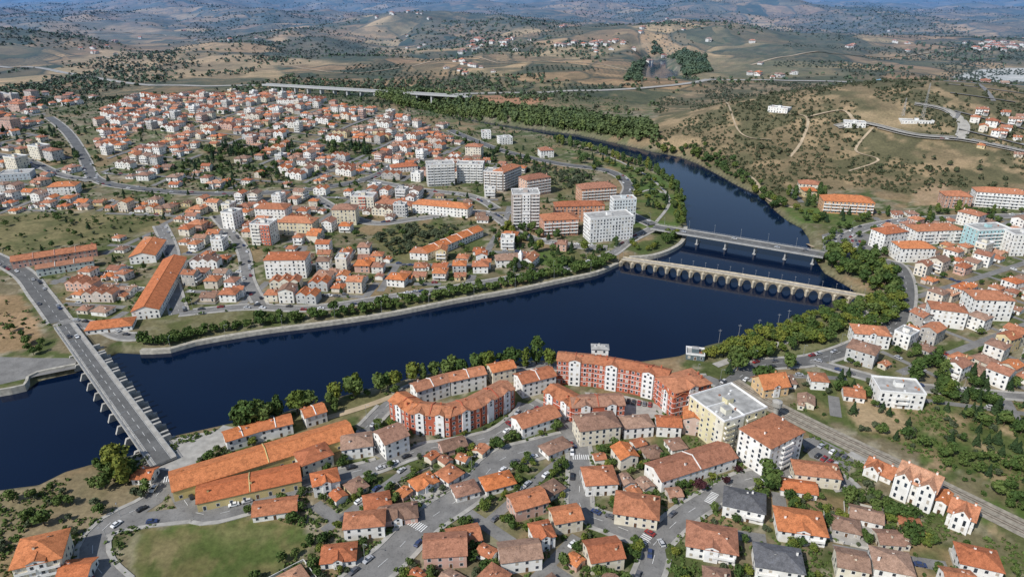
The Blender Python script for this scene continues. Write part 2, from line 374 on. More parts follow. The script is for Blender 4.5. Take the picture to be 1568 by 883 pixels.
paint([(280,95),(420,85),(520,92),(540,100),(420,100)],(.45,.32,.18),.85,30,0); paint([(20,40),(120,30),(230,42),(330,55),(120,62)],(.5,.34,.18),.7,60,0,col2=(.15,.13,.06),sc2=90)
paint([(760,80),(900,72),(1000,82),(880,92)],(.52,.38,.22),.85,30,0,col2=(.26,.2,.1),sc2=50); paint([(560,70),(640,62),(720,72),(640,84)],(.46,.33,.19),.75,40,0)
paint([(1000,120),(1100,90),(1240,95),(1300,115),(1100,128)],(.2,.18,.085),.6,30,0,col2=(.36,.27,.14),sc2=50)
paint([(440,55),(560,60),(600,90),(520,98),(420,85)],(.045,.06,.024),.75,40,0); paint([(1080,65),(1240,60),(1300,85),(1150,92)],(.05,.066,.026),.6,40,0)
paint([(1455,118),(1500,106),(1600,104),(1600,124),(1500,126)],(.6,.6,.6),.9,20,0)
paint([(1300,170),(1420,172),(1440,200),(1330,200)],(.38,.28,.17),.7,14,0); paint([(1400,290),(1450,280),(1450,315),(1400,315)],(.42,.29,.19),.8,8)
bk=(hs>0)&(hs<5); C[bk]=C[bk]*.4+np.array([.16,.145,.09])*.6
C[hs<0]=(.03,.03,.02); rural[(hs<30)]*=sm(hs[hs<30],5,30)
a=me.attributes.new('land','FLOAT_COLOR','POINT'); a.data.foreach_set('color',np.concatenate([C,np.ones((len(C),1))],1).ravel().astype(np.float32))
a=me.attributes.new('rural','FLOAT','POINT'); a.data.foreach_set('value',rural.astype(np.float32))
me.materials.append(MTER); obj('terrain',me)
mb=MB(); mb.face([(-1500,60,WATER),(1500,60,WATER),(1500,2700,WATER),(-1500,2700,WATER)],0); obj('river_water',mb.mesh('river_water',[MWAT]))
print('terrain',time.time()-T0)
# ---------------------------------------------------------------- roads
def resample(pts,step):
    pts=np.array(pts,float); out=[]; n=len(pts)
    for i in range(n-1):
        p0=pts[max(i-1,0)];p1=pts[i];p2=pts[i+1];p3=pts[min(i+2,n-1)]
        L=np.linalg.norm(p2-p1); k=max(1,int(L/step))
        for j in range(k):
            t=j/k; out.append(.5*((2*p1)+(-p0+p2)*t+(2*p0-5*p1+4*p2-p3)*t*t+(-p0+3*p1-3*p2+p3)*t**3))
    out.append(pts[-1]); return np.array(out)
def normals(p):
    d=np.gradient(p,axis=0); d/=np.linalg.norm(d,axis=1)[:,None]+1e-9; return np.stack([-d[:,1],d[:,0]],1),d
def strip(name,p,o0,o1,off,mat,box=0):
    n,_=normals(p); A=p+n*o0; B=p+n*o1
    z=np.maximum(np.maximum(hgt(A[:,0],A[:,1]),hgt(B[:,0],B[:,1])),hgt(p[:,0],p[:,1]))
    mb=MB(); N=len(p); za=z+off
    for i in range(N): mb.v+= [(A[i,0],A[i,1],za[i]),(B[i,0],B[i,1],za[i])]
    for i in range(N-1):
        mb.f.append((2*i,2*i+2,2*i+3,2*i+1)); mb.m.append(0)
    if box:
        for i in range(N): mb.v+= [(A[i,0],A[i,1],za[i]-box),(B[i,0],B[i,1],za[i]-box)]
        q=2*N
        for i in range(N-1):
            mb.f.append((2*i,2*i+2,q+2*i+2,q+2*i)); mb.f.append((2*i+1,q+2*i+1,q+2*i+3,2*i+3)); mb.m+=[0,0]
        mb.f.append((0,q,q+1,1)); e=2*N-2; mb.f.append((e,e+1,q+e+1,q+e)); mb.m+=[0,0]
    return obj(name,mb.mesh(name,[mat]))
ROADS=[]
def road(px,w,mat=None,name='road',pave=2.0,mark=True,world=False,off=None,step=5):
    p=resample(px if world else PL(px),step)
    k=len(ROADS); ROADS.append((p,w,pave,mark))
    far=p[:,1].max()>950
    strip(name,p,-w/2,w/2,(off if off is not None else .10+.005*k)+(.5 if far else 0),mat or MSTR)
    mark_line(p,w/2+.3,1); return p
road([(-40,380),(30,415),(62,452),(92,492)],11,MASP)
road([(262,722),(300,785),(380,775),(460,745),(520,728),(580,712),(640,690),(700,680),(760,665),(800,635),(810,618)],8)
road([(262,722),(235,765),(170,800),(142,835),(150,870),(180,900)],9)
road([(142,835),(160,810),(215,795),(300,785)],8,mark=False)
road([(540,900),(600,850),(650,800),(720,752),(765,705),(810,690),(882,672)],13)
road([(810,618),(850,640),(882,672),(888,720),(890,780),(930,800),(1000,835),(985,900)],9)
road([(1000,835),(1040,795),(1085,765),(1140,735),(1210,725),(1270,728),(1300,750)],9)
road([(560,655),(620,600),(700,578),(790,562),(840,560),(935,575),(1020,585),(1085,580),(1110,595)],7)
road([(560,655),(580,690),(600,700)],7,mark=False)
road([(1060,640),(1110,595),(1165,560),(1240,552),(1310,530),(1375,492),(1388,440),(1372,405),(1330,400),(1265,388)],10,MASP)
road([(1240,552),(1320,575),(1380,590),(1480,600),(1600,610)],6,mark=False)
road([(75,180),(105,205),(128,240),(148,275),(220,290),(330,297),(460,292),(560,275),(600,255)],10,MASP)
road([(245,345),(262,385),(262,430),(275,480)],9)
road([(92,492),(150,500),(190,515),(215,515)],8)
road([(690,200),(760,228),(850,250),(930,262),(962,285),(952,318),(1000,345)],10,MASP)
road([(275,480),(380,470),(480,472),(600,455),(700,440),(790,425),(870,412),(930,392),(965,368),(1000,350)],7)
road([(480,300),(560,340),(640,335),(740,325),(800,360),(870,375),(930,380)],8)
road([(330,330),(370,380),(380,430),(400,468)],7,mark=False)
road([(560,275),(640,290),(720,300),(760,320)],8,mark=False)
road([(1280,195),(1320,190),(1400,208),(1470,214),(1530,225),(1600,240)],10,MHW)
road([(1470,214),(1475,190),(1450,170),(1400,160)],9,MHW)
road([(-30,98),(80,108),(200,128),(300,132),(425,132)],18,MHW)
road([(688,146),(760,143),(850,141),(960,137),(1040,130),(1085,122)],18,MHW)
road([(1085,122),(1200,124),(1330,128),(1480,140),(1620,152)],16,MHW)
road([(1265,388),(1300,360),(1340,345),(1420,335),(1600,330)],9)
road([(-20,235),(40,245),(100,270),(148,275)],8,MASP)
def track(px,w,mat=MDIRT,name='dirt_path'): road(px,w,mat,name,0,False)
track([(1128,262),(1150,272),(1163,290),(1185,312),(1215,318)],4.5)
track([(1190,175),(1235,180),(1228,215),(1210,240)],3.5); track([(1235,180),(1290,170),(1310,190)],5)
track([(1340,192),(1310,230),(1345,245),(1300,262)],3); track([(1105,165),(1130,200),(1180,215)],2.5)
track([(1245,380),(1205,345)],3)
track([(150,85),(200,105),(190,128)],6); track([(430,100),(520,112),(640,100),(700,88)],6); track([(700,88),(780,98),(880,96),(960,108)],6); track([(60,60),(200,52),(330,62),(420,58)],8); track([(1150,100),(1250,80),(1400,85),(1560,72)],8)
track([(920,235),(975,260),(1010,285),(1025,310),(1005,340)],3,MPAV,'park_path'); track([(965,300),(1000,290),(1020,300)],3,MPAV,'park_path')
track([(500,640),(560,622),(640,592)],4,MDIRT,'riverside_path'); track([(1095,560),(1180,530),(1280,500),(1360,462)],5,MPAV,'riverside_path')
track([(262,722),(300,690),(345,668),(360,655)],14,MPAV,'quay_pavement')
rl=resample(PL([(1120,585),(1165,612),(1260,660),(1370,712),(1460,756),(1620,835)]),5)
strip('railway_ballast',rl,-6,6,.22,MBAL); mark_line(rl,8,1)
for o in (-3.2,-1.7,1.7,3.2): strip('railway_track',rl,o-.14,o+.14,.4,MRAIL,.15)
strip('railway_platform',resample(PL([(1300,695),(1380,737),(1470,783)]),5),-2,2,.9,MPAV,.9)
def plaza(px,name='paved_plaza',mat=None,off=.06):
    w=PL(px); z=float(hgt(w[:,0],w[:,1]).max())+off
    mb=MB(); mb.face([(a,b,z) for a,b in w],0); obj(name,mb.mesh(name,[mat or MSTR])); mark_poly(w,8); return w
plaza([(1258,360),(1290,350),(1345,362),(1350,392),(1300,392),(1262,382)],'car_park')
plaza([(1225,672),(1250,668),(1310,700),(1300,722),(1240,700)],'car_park')
plaza([(757,660),(790,632),(840,612),(845,625),(800,655)],'paved_plaza',MPAV)
plaza([(195,700),(262,672),(345,655),(350,668),(300,690),(270,735),(225,735)],'dam_forecourt',MPAV,.04)
plaza([(-40,545),(60,548),(118,548),(118,572),(60,582),(-40,600)],'quay',MSTR)
plaza([(895,600),(960,606),(1010,620),(1020,640),(960,640),(900,610)],'courtyard',MPAV)
sh_px=[(948,407),(915,421),(860,433),(790,448),(700,464),(600,484),(500,499),(400,512),(300,529),(262,540),(215,542)]
sp=resample(PW(sh_px),6)
nn,_=normals(sp); tst=sp[10]+nn[10]*5; sg=1 if river_sd(np.array([tst[0]]),np.array([tst[1]]))[0]>0 else -1
def wall_sweep(name,p,prof,mat,sg):
    n,_=normals(p); mb=MB(); N=len(p);K=len(prof)
    for i in range(N):
        for o,z in prof: mb.v.append((p[i,0]+n[i,0]*o*sg,p[i,1]+n[i,1]*o*sg,z))
    for i in range(N-1):
        for k in range(K-1):
            mb.f.append((i*K+k,i*K+k+1,(i+1)*K+k+1,(i+1)*K+k)); mb.m.append(0)
    mb.f.append(tuple(range(K))); mb.m.append(0); mb.f.append(tuple((N-1)*K+k for k in range(K))); mb.m.append(0)
    return obj(name,mb.mesh(name,[mat]))
wall_sweep('river_embankment_wall',sp,[(-.6,-6),(-.2,-.4),(.25,-.4),(.25,-.6),(3.2,-.6),(3.2,-5)],MST,sg)
mark_line(sp+nn*sg*2,2.6,1)
def bank(pts,prof,name):
    s_=resample(PW(pts),4); n_,_=normals(s_); t_=s_[3]+n_[3]*5; g_=1 if river_sd(np.array([t_[0]]),np.array([t_[1]]))[0]>0 else -1
    wall_sweep(name,s_,prof,MST,g_)
bank([(965,399),(1000,396),(1030,386),(1048,372),(1052,350)],[(-.6,-6),(-.2,.1),(.3,.1),(.3,-.1),(3.2,-.1),(3.2,-5)],'river_embankment_wall')
bank([(0,606),(40,598),(46,585),(60,578),(118,566)],[(-.8,-6),(-.5,1.0),(1,1.0),(1,-5)],'quay_wall')
def runs(mask):
    out=[];st=None
    for i,v in enumerate(mask):
        if v and st is None: st=i
        if (not v) and st is not None:
            if i-st>2: out.append((st,i))
            st=None
    if st is not None and len(mask)-st>2: out.append((st,len(mask)))
    return out
mk=MB()
for (p,w,pv,mkk) in ROADS:
    n,d=normals(p); near=p[:,1].min()<900
    if pv and near:
        for sd_ in (-1,1):
            c=p+n*sd_*(w/2+pv/2+.6); ok=[not(at_occ(*q)&5) for q in c]
            for a,b in runs(ok):
                o=sorted((sd_*(w/2),sd_*(w/2+pv))); strip('pavement',p[a:b],o[0],o[1],.34,MPAV,.3)
    if mkk and near:
        zz=np.maximum(hgt(p[:,0],p[:,1]),0)
        for i in range(0,len(p)-1,2):
            a,b=p[i],p[i]+(p[i+1]-p[i])*.7; q=n[i]*.09
            mk.face([(a[0]-q[0],a[1]-q[1],zz[i]+.3),(a[0]+q[0],a[1]+q[1],zz[i]+.3),(b[0]+q[0],b[1]+q[1],zz[i]+.3),(b[0]-q[0],b[1]-q[1],zz[i]+.3)],0)
def zebra(px,py,ang,w,nb=8):
    c=P([px],[py])[0]; u=np.array([math.cos(ang),math.sin(ang)]); v=np.array([-u[1],u[0]])
    for i in range(nb):
        a=c+u*(i-nb/2)*1.0
        mk.face([(q[0],q[1],.32) for q in [a-v*w/2,a+u*.5-v*w/2,a+u*.5+v*w/2,a+v*w/2]],0)
zebra(890,700,0,3.5); zebra(985,828,.9,4); zebra(266,732,.3,4); zebra(1090,762,.9,3.5); zebra(640,805,-.6,4)
obj('road_markings',mk.mesh('road_markings',[MMK]))
print('roads',time.time()-T0)
# ---------------------------------------------------------------- buildings
BM=lambda roof:[MW,roof,MG,MT,MD,MC,MA,MS,MGR]
def windows(mb,side,x0,x1,y0,y1,z0,fl,fh,rnd,dens=3.3,ww=1.15,wh=1.35,door=False):
    L=(x1-x0) if side in 'fb' else (y1-y0)
    n=max(1,int(L/dens))
    for k in range(fl):
        for i in range(n):
            c=(i+.5)*L/n; zz=z0+k*fh+.95
            if rnd.random()<.06: continue
            isd=door and k==0 and i==n//2
            a,b=(zz,zz+wh) if not isd else (z0+.02,z0+2.2)
            if rnd.random()<.15 and not isd: a-=.7
            W=ww
            mat=4 if isd else (7 if rnd.random()<.22 else 2)
            def q(hw,za,zb,o,mt):
                if side=='f': pts=[(x0+c-hw,y0-o,za),(x0+c+hw,y0-o,za),(x0+c+hw,y0-o,zb),(x0+c-hw,y0-o,zb)]
                elif side=='b': pts=[(x0+c+hw,y1+o,za),(x0+c-hw,y1+o,za),(x0+c-hw,y1+o,zb),(x0+c+hw,y1+o,zb)]
                elif side=='l': pts=[(x0-o,y0+c+hw,za),(x0-o,y0+c-hw,za),(x0-o,y0+c-hw,zb),(x0-o,y0+c+hw,zb)]
                else: pts=[(x1+o,y0+c-hw,za),(x1+o,y0+c+hw,za),(x1+o,y0+c+hw,zb),(x1+o,y0+c-hw,zb)]
                mb.face(pts,mt)
            q(W/2+.14,a-.14,b+.14,.03,3); q(W/2,a,b,.05,mat)
def roof(mb,x0,x1,y0,y1,z,rise,ov,hip,mat=1,wall=0,alongx=None):
    X0,X1,Y0,Y1=x0-ov,x1+ov,y0-ov,y1+ov
    if alongx is None: alongx=(x1-x0)>=(y1-y0)
    th=.22
    drop=ov*rise/((y1-y0)/2 if alongx else (x1-x0)/2)
    ze=z-drop+th; zr=z+rise+th
    if alongx:
        ym=(y0+y1)/2; h=hip*(y1-y0)/2
        a,b=X0+(h+ (ov if hip else 0)),X1-(h+(ov if hip else 0))
        mb.slab([(X0,Y0,ze),(X1,Y0,ze),(b,ym,zr),(a,ym,zr)],th,mat); mb.slab([(X1,Y1,ze),(X0,Y1,ze),(a,ym,zr),(b,ym,zr)],th,mat)
        if hip: mb.slab([(X0,Y1,ze),(X0,Y0,ze),(a,ym,zr)],th,mat); mb.slab([(X1,Y0,ze),(X1,Y1,ze),(b,ym,zr)],th,mat)
        else:
            mb.face([(x0,y1,z),(x0,y0,z),(x0,ym,z+rise)],wall); mb.face([(x1,y0,z),(x1,y1,z),(x1,ym,z+rise)],wall)
        mb.box(a,b,ym-.18,ym+.18,zr-.12,zr+.1,mat)
    else:
        xm=(x0+x1)/2; h=hip*(x1-x0)/2
        a,b=Y0+(h+(ov if hip else 0)),Y1-(h+(ov if hip else 0))
        mb.slab([(X1,Y0,ze),(X1,Y1,ze),(xm,b,zr),(xm,a,zr)],th,mat); mb.slab([(X0,Y1,ze),(X0,Y0,ze),(xm,a,zr),(xm,b,zr)],th,mat)
        if hip: mb.slab([(X0,Y0,ze),(X1,Y0,ze),(xm,a,zr)],th,mat); mb.slab([(X1,Y1,ze),(X0,Y1,ze),(xm,b,zr)],th,mat)
        else:
            mb.face([(x0,y0,z),(x1,y0,z),(xm,y0,z+rise)],wall); mb.face([(x1,y1,z),(x0,y1,z),(xm,y1,z+rise)],wall)
        mb.box(xm-.18,xm+.18,a,b,zr-.12,zr+.1,mat)
def chimney(mb,x,y,z,h=1.6):
    mb.box(x-.35,x+.35,y-.3,y+.3,z-1.2,z+h,0); mb.box(x-.45,x+.45,y-.4,y+.4,z+h,z+h+.15,1)
def block(mb,x0,x1,y0,y1,fl,rnd,fh=2.9,rf='gable',rise=None,ov=.5,sides='fblr',door=True,balc=0,accent=0,dens=3.3,z0=0,band=False,gab=0,gw=3.4,party=0):
    H=fl*fh+.3; z1=z0+H
    mb.box(x0,x1,y0,y1,z0-2.5,z1,0,5)
    spn=min(x1-x0,y1-y0)
    if rise is None: rise=spn*.2
    for s_ in sides: windows(mb,s_,x0,x1,y0,y1,z0,fl,fh,rnd,dens,door=door and s_=='f')
    if band:
        for k in range(1,fl): mb.box(x0-.08,x1+.08,y0-.08,y1+.08,z0+k*fh-.12,z0+k*fh+.12,3)
    if gab:
        L=x1-x0; n=max(1,int(L/gab))
        for i in range(n):
            c=x0+(i+.5)*L/n; a,b=c-gw/2,c+gw/2; zt=z1+.6
            mb.box(a,b,y0-.7,(y0+y1)/2,z0,zt,3,1); windows(mb,'f',a,b,y0-.7,y1,z0,fl,fh,rnd,3.0,door=False)
            roof(mb,a,b,y0-.7,(y0+y1)/2,zt,1.0,.3,0,1,3,alongx=False)
            mb.box(c-.5,c+.5,y0-.76,y0-.7,zt-1.0,zt-.1,2)
    if party:
        L=x1-x0; n=max(2,int(L/party)); ym=(y0+y1)/2
        for i in range(1,n):
            x=x0+i*L/n
            mb.slab([(x-.2,y0-.3,z1+.45),(x+.2,y0-.3,z1+.45),(x+.2,ym,z1+rise+.65),(x-.2,ym,z1+rise+.65)],.6,0); mb.slab([(x+.2,y1+.3,z1+.45),(x-.2,y1+.3,z1+.45),(x-.2,ym,z1+rise+.65),(x+.2,ym,z1+rise+.65)],.6,0)
    if accent:
        L=x1-x0; n=max(2,int(L/7)); 
        for i in range(n):
            if i%2==accent%2: a=x0+i*L/n+.6; b=x0+(i+1)*L/n-.6; mb.box(a,b,y0-.9,y0-.0,z0+.1,z1-.4,6 if accent<3 else 3); windows(mb,'f',a,b,y0-.9,y0,z0,fl,fh,rnd,2.4)
    if balc:
        L=x1-x0; n=max(1,int(L/6.5))
        for k in range(1 if balc!=2 else 0,fl):
            zb=z0+k*fh+.02
            for i in range(n):
                if balc==3 or (i+int(balc))%2==0:
                    a=x0+i*L/n+.5; b=x0+(i+1)*L/n-.5
                    mb.box(a,b,y0-1.3,y0-.05,zb-.18,zb,3); mb.box(a,b,y0-1.3,y0-1.2,zb,zb+.95,0 if balc<3 else 3)
                    mb.box(a,a+.1,y0-1.2,y0-.05,zb,zb+.95,3); mb.box(b-.1,b,y0-1.2,y0-.05,zb,zb+.95,3)
    if rf=='flat':
        t=.25
        mb.box(x0-.12,x1+.12,y0-.12,y0+t,z1,z1+.9,3);mb.box(x0-.12,x1+.12,y1-t,y1+.12,z1,z1+.9,3)
        mb.box(x0-.12,x0+t,y0+t,y1-t,z1,z1+.9,3);mb.box(x1-t,x1+.12,y0+t,y1-t,z1,z1+.9,3)
        cx=(x0+x1)/2
        if spn>7: mb.box(cx-2,cx+2,(y0+y1)/2-1.5,(y0+y1)/2+2,z1,z1+2.6,0,5)
        for i in range(5 if spn>12 else 3): a=rnd.uniform(x0+1,x1-2); b=rnd.uniform(y0+1,y1-2); mb.box(a,a+.9,b,b+.8,z1+.01,z1+rnd.uniform(.5,1.2),rnd.choice([8,3,1]))
    else:
        roof(mb,x0,x1,y0,y1,z1,rise,ov,0 if rf=='gable' else 1)
        for i in range(2 if fl<4 else 3):
            chimney(mb,rnd.uniform(x0+1.2,x1-1.2),rnd.uniform(y0+(y1-y0)*.25,y0+(y1-y0)*.75),z1+rise*.6,rnd.uniform(.8,1.6))
    return z1
WALLS=[(.84,.83,.8)]*6+[(.78,.76,.71)]*3+[(.74,.69,.57),(.74,.68,.58),(.66,.6,.5),(.68,.56,.33),(.6,.52,.46),(.62,.4,.32),(.52,.52,.51),(.45,.43,.4)]
def variant(i,kind):
    r=random.Random(i*31+5); mb=MB()
    if kind=='small':
        w=r.uniform(8.5,12); d=r.uniform(8,10.5); fl=r.choice([1,1,2,2]); t=i%4
        block(mb,-w/2,w/2,-d/2,d/2,fl,r,rf=('gable','hip','gable','hip')[t],rise=min(w,d)*r.uniform(.17,.23))
        if t in(0,3): block(mb,-w/2+.6,w/2-w*.45,-d/2-2.6,-d/2+.05,1,r,rf='gable',rise=.7,ov=.3,sides='fl',door=False)
        if t==2: block(mb,w*.1,w/2-.2,d/2-.05,d/2+2.6,1,r,rf='gable',rise=.7,ov=.3,sides='br',door=False)
    elif kind=='shed':
        w=r.uniform(5,8); d=r.uniform(4,6); block(mb,-w/2,w/2,-d/2,d/2,1,r,fh=2.4,rf='gable',rise=.9,ov=.3,sides='fl')
    elif kind=='villa':
        w=r.uniform(11,14); d=r.uniform(9.5,12); fl=2; t=i%3
        block(mb,-w/2,w/2,-d/2,d/2,fl,r,rf='hip',rise=min(w,d)*.2,ov=.8,balc=1 if t else 0)
        block(mb,-w/2-2,-w*.05,-d/2-3,-d/2+2,2 if t else 1,r,rf='hip' if t==1 else 'gable',rise=1.4,ov=.6,sides='flr',balc=2 if t==2 else 0,door=False)
        mb.box(w*.1,w/2,-d/2-2.6,-d/2-.05,-2,.5,5); 
        for k in (w*.12,w/2-.3): mb.box(k,k+.25,-d/2-2.5,-d/2-2.25,.5,2.8,3)
        mb.slab([(w*.05,-d/2-2.9,2.8),(w/2+.3,-d/2-2.9,2.8),(w/2+.3,-d/2,3.4),(w*.05,-d/2,3.4)],.15,1)
    elif kind=='town':
        w=r.uniform(8,12); d=r.uniform(9,12); fl=r.choice([2,3,3,4]); 
        block(mb,-w/2,w/2,-d/2,d/2,fl,r,rf=r.choice(['gable','hip','gable','flat'] if fl>2 else ['gable','hip']),rise=1.9,ov=.4,balc=r.choice([0,1,2,3]),dens=2.8)
    elif kind=='row':
        n=r.choice([2,3]); w=7.0
        for k in range(n):
            a=-n*w/2+k*w; block(mb,a,a+w-.02,-5,5,2,r,rf='gable',rise=2.2,ov=.25,z0=(k%2)*.5,sides='fb',balc=1 if k%2 else 0)
    else:
        w=r.uniform(17,26); d=r.uniform(12,15); fl=r.choice([4,4,5,6]); 
        block(mb,-w/2,w/2,-d/2,d/2,fl,r,rf=r.choice(['hip','flat','hip']),rise=2.4,ov=.6,balc=r.choice([1,2,3]),dens=3,accent=r.choice([0,0,1]))
    xs=[v[0] for v in mb.v]; ys=[v[1] for v in mb.v]
    rm=[MR,MR,MRO,MR,MRB,MR,MRO,MR,MRB][i%9]
    return (mb.mesh(kind+'_house',BM(rm)),max(xs)-min(xs),max(ys)-min(ys))
POOL={k:[variant(i,k) for i in range(n)] for k,n in (('small',18),('villa',9),('town',12),('row',5),('apt',6),('shed',6))}
POOL['small_old']=[(variant(i+50,'small')) for i in range(8)]
for q in POOL['small_old'][::2]: q[0].materials[1]=MRB
NAMES={'small':'small_house','small_old':'old_cottage','villa':'villa_house','town':'town_house','row':'terraced_house','apt':'apartment_building','shed':'garden_shed'}
nh=0
def put(kind,x,y,rz,scl=1,color=None,bits=15,shr=.93):
    global nh
    me_,w,d=random.choice(POOL[kind])
    if not rect_free(x,y,w*shr*scl,d*shr*scl,rz,bits): return False
    z=float(hgt(x,y)[0])+random.uniform(0,.08)
    obj(NAMES[kind],me_,(x,y,z),rz,scl,color or random.choice(WALLS)); mark_poly(rect(x,y,w*scl,d*scl,rz),2,.2); nh+=1
    return True
def place(ax,ay,bx,by,depth):
    p=PL([(ax,ay),(bx,by)]); a,b=p; v=b-a; w=float(np.linalg.norm(v)); u=v/w; n=np.array([-u[1],u[0]])
    ctr=(a+b)/2
    if n@ctr<0: n=-n; u=-u
    c0=ctr+n*depth/2; rz=math.atan2(u[1],u[0])
    z=max(float(hgt(ctr[0],ctr[1])[0]),-.2)+random.uniform(0,.1)
    return c0,w,rz,z
def B(ax,ay,bx,by,depth,fl,name='apartment_building',rf='hip',c=(.84,.83,.8),rm=None,**kw):
    c0,w,rz,z=place(ax,ay,bx,by,depth)
    mb=MB(); r=random.Random(int(ax*7+ay)); block(mb,-w/2,w/2,-depth/2,depth/2,fl,r,rf=rf,**kw)
    o=obj(name,mb.mesh(name,BM(rm or MR)),(c0[0],c0[1],z),rz,1,c); mark_poly(rect(c0[0],c0[1],w,depth,rz),2,.8); return o
WH=(.84,.83,.8); CR=(.74,.68,.55); RD=(.48,.13,.075)
B(268,768,545,682,15,1,'long_warehouse','gable',(.62,.5,.22),MRO,fh=5,rise=2.6,dens=5,ov=.4,party=34)
B(304,784,463,748,13,1,'workshop_row','gable',(.55,.45,.22),MRO,fh=4.2,rise=2.2,dens=5,ov=.4,party=22)
for s_ in [(350,692,400,676),(400,676,450,664),(470,655,502,645)]: B(*s_,9,2,'terraced_house','gable',WH,MRO,party=9)
B(465,730,512,712,11,2,'town_house','hip',CR,MR); B(525,705,572,698,11,2,'town_house','hip',WH,MRB); B(592,705,628,690,12,3,'town_house','gable',WH,MR)
for s_ in [(598,643,628,662),(629,663,690,669),(691,668,737,653),(738,652,788,624)]: B(*s_,11,4,'curved_apartment_block','gable',RD,MR,rise=2.2,dens=2.8,gab=9,gw=4.2,party=9,fh=2.8)
for s_ in [(640,622,690,606),(692,606,745,594)]: B(*s_,9,3,'curved_apartment_block','gable',WH,MR,rise=2,party=8)
B(755,592,790,584,9,3,'apartment_building','gable',CR,MRO)
for s_ in [(852,587,906,592),(907,592,962,602),(963,602,1017,616)]: B(*s_,10,5,'red_apartment_building','gable',RD,MR,rise=1.8,dens=2.7,band=True,fh=2.85,gab=13,gw=6,party=13)
B(905,562,930,563,6,4,'stair_tower','hip',WH,MC)
B(1030,640,1084,624,16,5,'red_corner_apartment_building','hip',RD,MR,balc=1,band=True,rise=2,gab=14,gw=5)
B(1008,620,1028,640,10,4,'red_apartment_building','gable',RD,MR,band=True,gab=9)
B(832,622,874,646,11,3,'red_apartment_building','gable',RD,MR,gab=9,band=True,gw=4); B(876,647,955,643,11,3,'red_apartment_building','gable',RD,MR,gab=11,gw=4.5,band=True,party=11)
B(800,610,851,597,11,3,'apartment_building','gable',WH,MR,party=10); B(800,672,858,652,11,2,'white_house','gable',WH,MR)
B(888,684,949,676,13,3,'cream_apartment_building','hip',CR,MRB)
B(1102,695,1166,672,24,6,'yellow_apartment_building','flat',(.7,.64,.42),None,balc=2,dens=4)
B(1075,672,1101,695,12,6,'cream_apartment_building','flat',(.72,.7,.6),None,balc=0,dens=5)
B(1172,733,1222,706,17,6,'white_apartment_building','hip',WH,MR,balc=1,rise=1.6,fh=2.7)
B(1012,754,1126,717,13,2,'long_residential_building','gable',WH,MR,rise=2.6,party=17)
B(1168,610,1206,605,12,2,'orange_roof_house','gable',(.7,.5,.28),MRO,rise=4.5,ov=.8,gab=9)
B(955,672,1000,668,10,2,'town_house','hip',WH,MRB); B(1005,668,1042,670,9,2,'town_house','gable',WH,MR); B(1044,664,1074,668,10,3,'town_house','gable',(.6,.45,.38),MR)
B(897,760,945,757,12,2,'town_house','hip',WH,MR); B(940,802,1005,812,13,2,'villa_house','hip',CR,MR,ov=.8)
B(1105,790,1168,804,12,2,'villa_house','hip',WH,MRG,balc=1); B(1190,828,1262,838,13,2,'villa_house','hip',WH,MRO,balc=1,ov=.8,gab=16,gw=5)
B(1195,758,1250,766,8,1,'villa_house','gable',WH,MRO) ; B(1215,742,1285,750,10,2,'villa_house','hip',CR,MR)
B(1050,852,1125,866,13,2,'villa_house','hip',WH,MR,balc=1,ov=.8,gab=18,gw=5); B(1155,885,1228,897,12,2,'villa_house','hip',WH,MRG,balc=2)
B(1300,800,1350,812,8,1,'small_house','gable',WH,MRB); B(1335,888,1395,900,11,2,'villa_house','hip',WH,MRB); B(1465,880,1530,895,11,2,'villa_house','hip',WH,MR)
def manor(ax,ay,bx,by,depth,fl,gx,name,rise=4.5,gr=3.0):
    c0,w,rz,z=place(ax,ay,bx,by,depth); mb=MB(); r=random.Random(9)
    x0,x1,y0,y1=-w/2,w/2,-depth/2,depth/2; fh=3.4; H=fl*fh; mb.box(x0,x1,y0,y1,-2.5,H,0,5)
    for s_ in 'fblr': windows(mb,s_,x0,x1,y0,y1,0,fl,fh,r,2.8,1.1,1.9,door=s_=='f')
    roof(mb,x0,x1,y0,y1,H,rise,.6,0,1,0,alongx=True)
    mb.box(x0-.1,x1+.1,y0-.1,y1+.1,fh-.15,fh+.15,3)
    for t in gx:
        c=x0+w*t; a,b=c-2.9,c+2.9
        mb.box(a,b,y0-1.6,0,-2,H+.8,0,5); windows(mb,'f',a,b,y0-1.6,y1,0,fl,fh,r,2.5,1.0,2.0)
        roof(mb,a,b,y0-1.6,0,H+.8,gr,.35,0,1,0,alongx=False)
        mb.box(c-.45,c+.45,y0-1.66,y0-1.6,H+1.0,H+2.4,2)
        for e in (a,b): mb.box(e-.25,e+.25,y0-1.85,y0-1.35,-1,H+1.6,3)
    c=x0+w*.5; mb.box(c-1.1,c+1.1,y0+.4,y0+3,H,H+2,3); mb.box(c-.6,c+.6,y0+.34,y0+.4,H+.5,H+1.7,2); roof(mb,c-1.1,c+1.1,y0+.4,y0+3.4,H+2,1.2,.2,0,1,3,alongx=False)
    for t in (.15,.85): chimney(mb,x0+w*t,0,H+rise,1.2)
    obj(name,mb.mesh(name,BM(MR)),(c0[0],c0[1],z),rz,1,WH); mark_poly(rect(c0[0],c0[1],w,depth+3,rz),2,.8)
manor(1364,757,1424,784,12,3,(.2,.8),'railway_station_building')
manor(1322,724,1362,742,9,1,(.3,),'station_annex',3.2,2.6); B(1428,783,1444,790,9,2,'station_annex','gable',WH,MR)
manor(1446,802,1486,818,10,2,(.5,),'railway_house',3.6)
B(28,898,102,880,15,3,'corner_villa','hip',CR,MRO,balc=3,ov=.8,rise=3.2,gab=16,gw=6)
B(203,742,232,742,8,1,'small_house','gable',WH,MRO); B(88,900,135,895,10,1,'small_house','gable',WH,MRO)
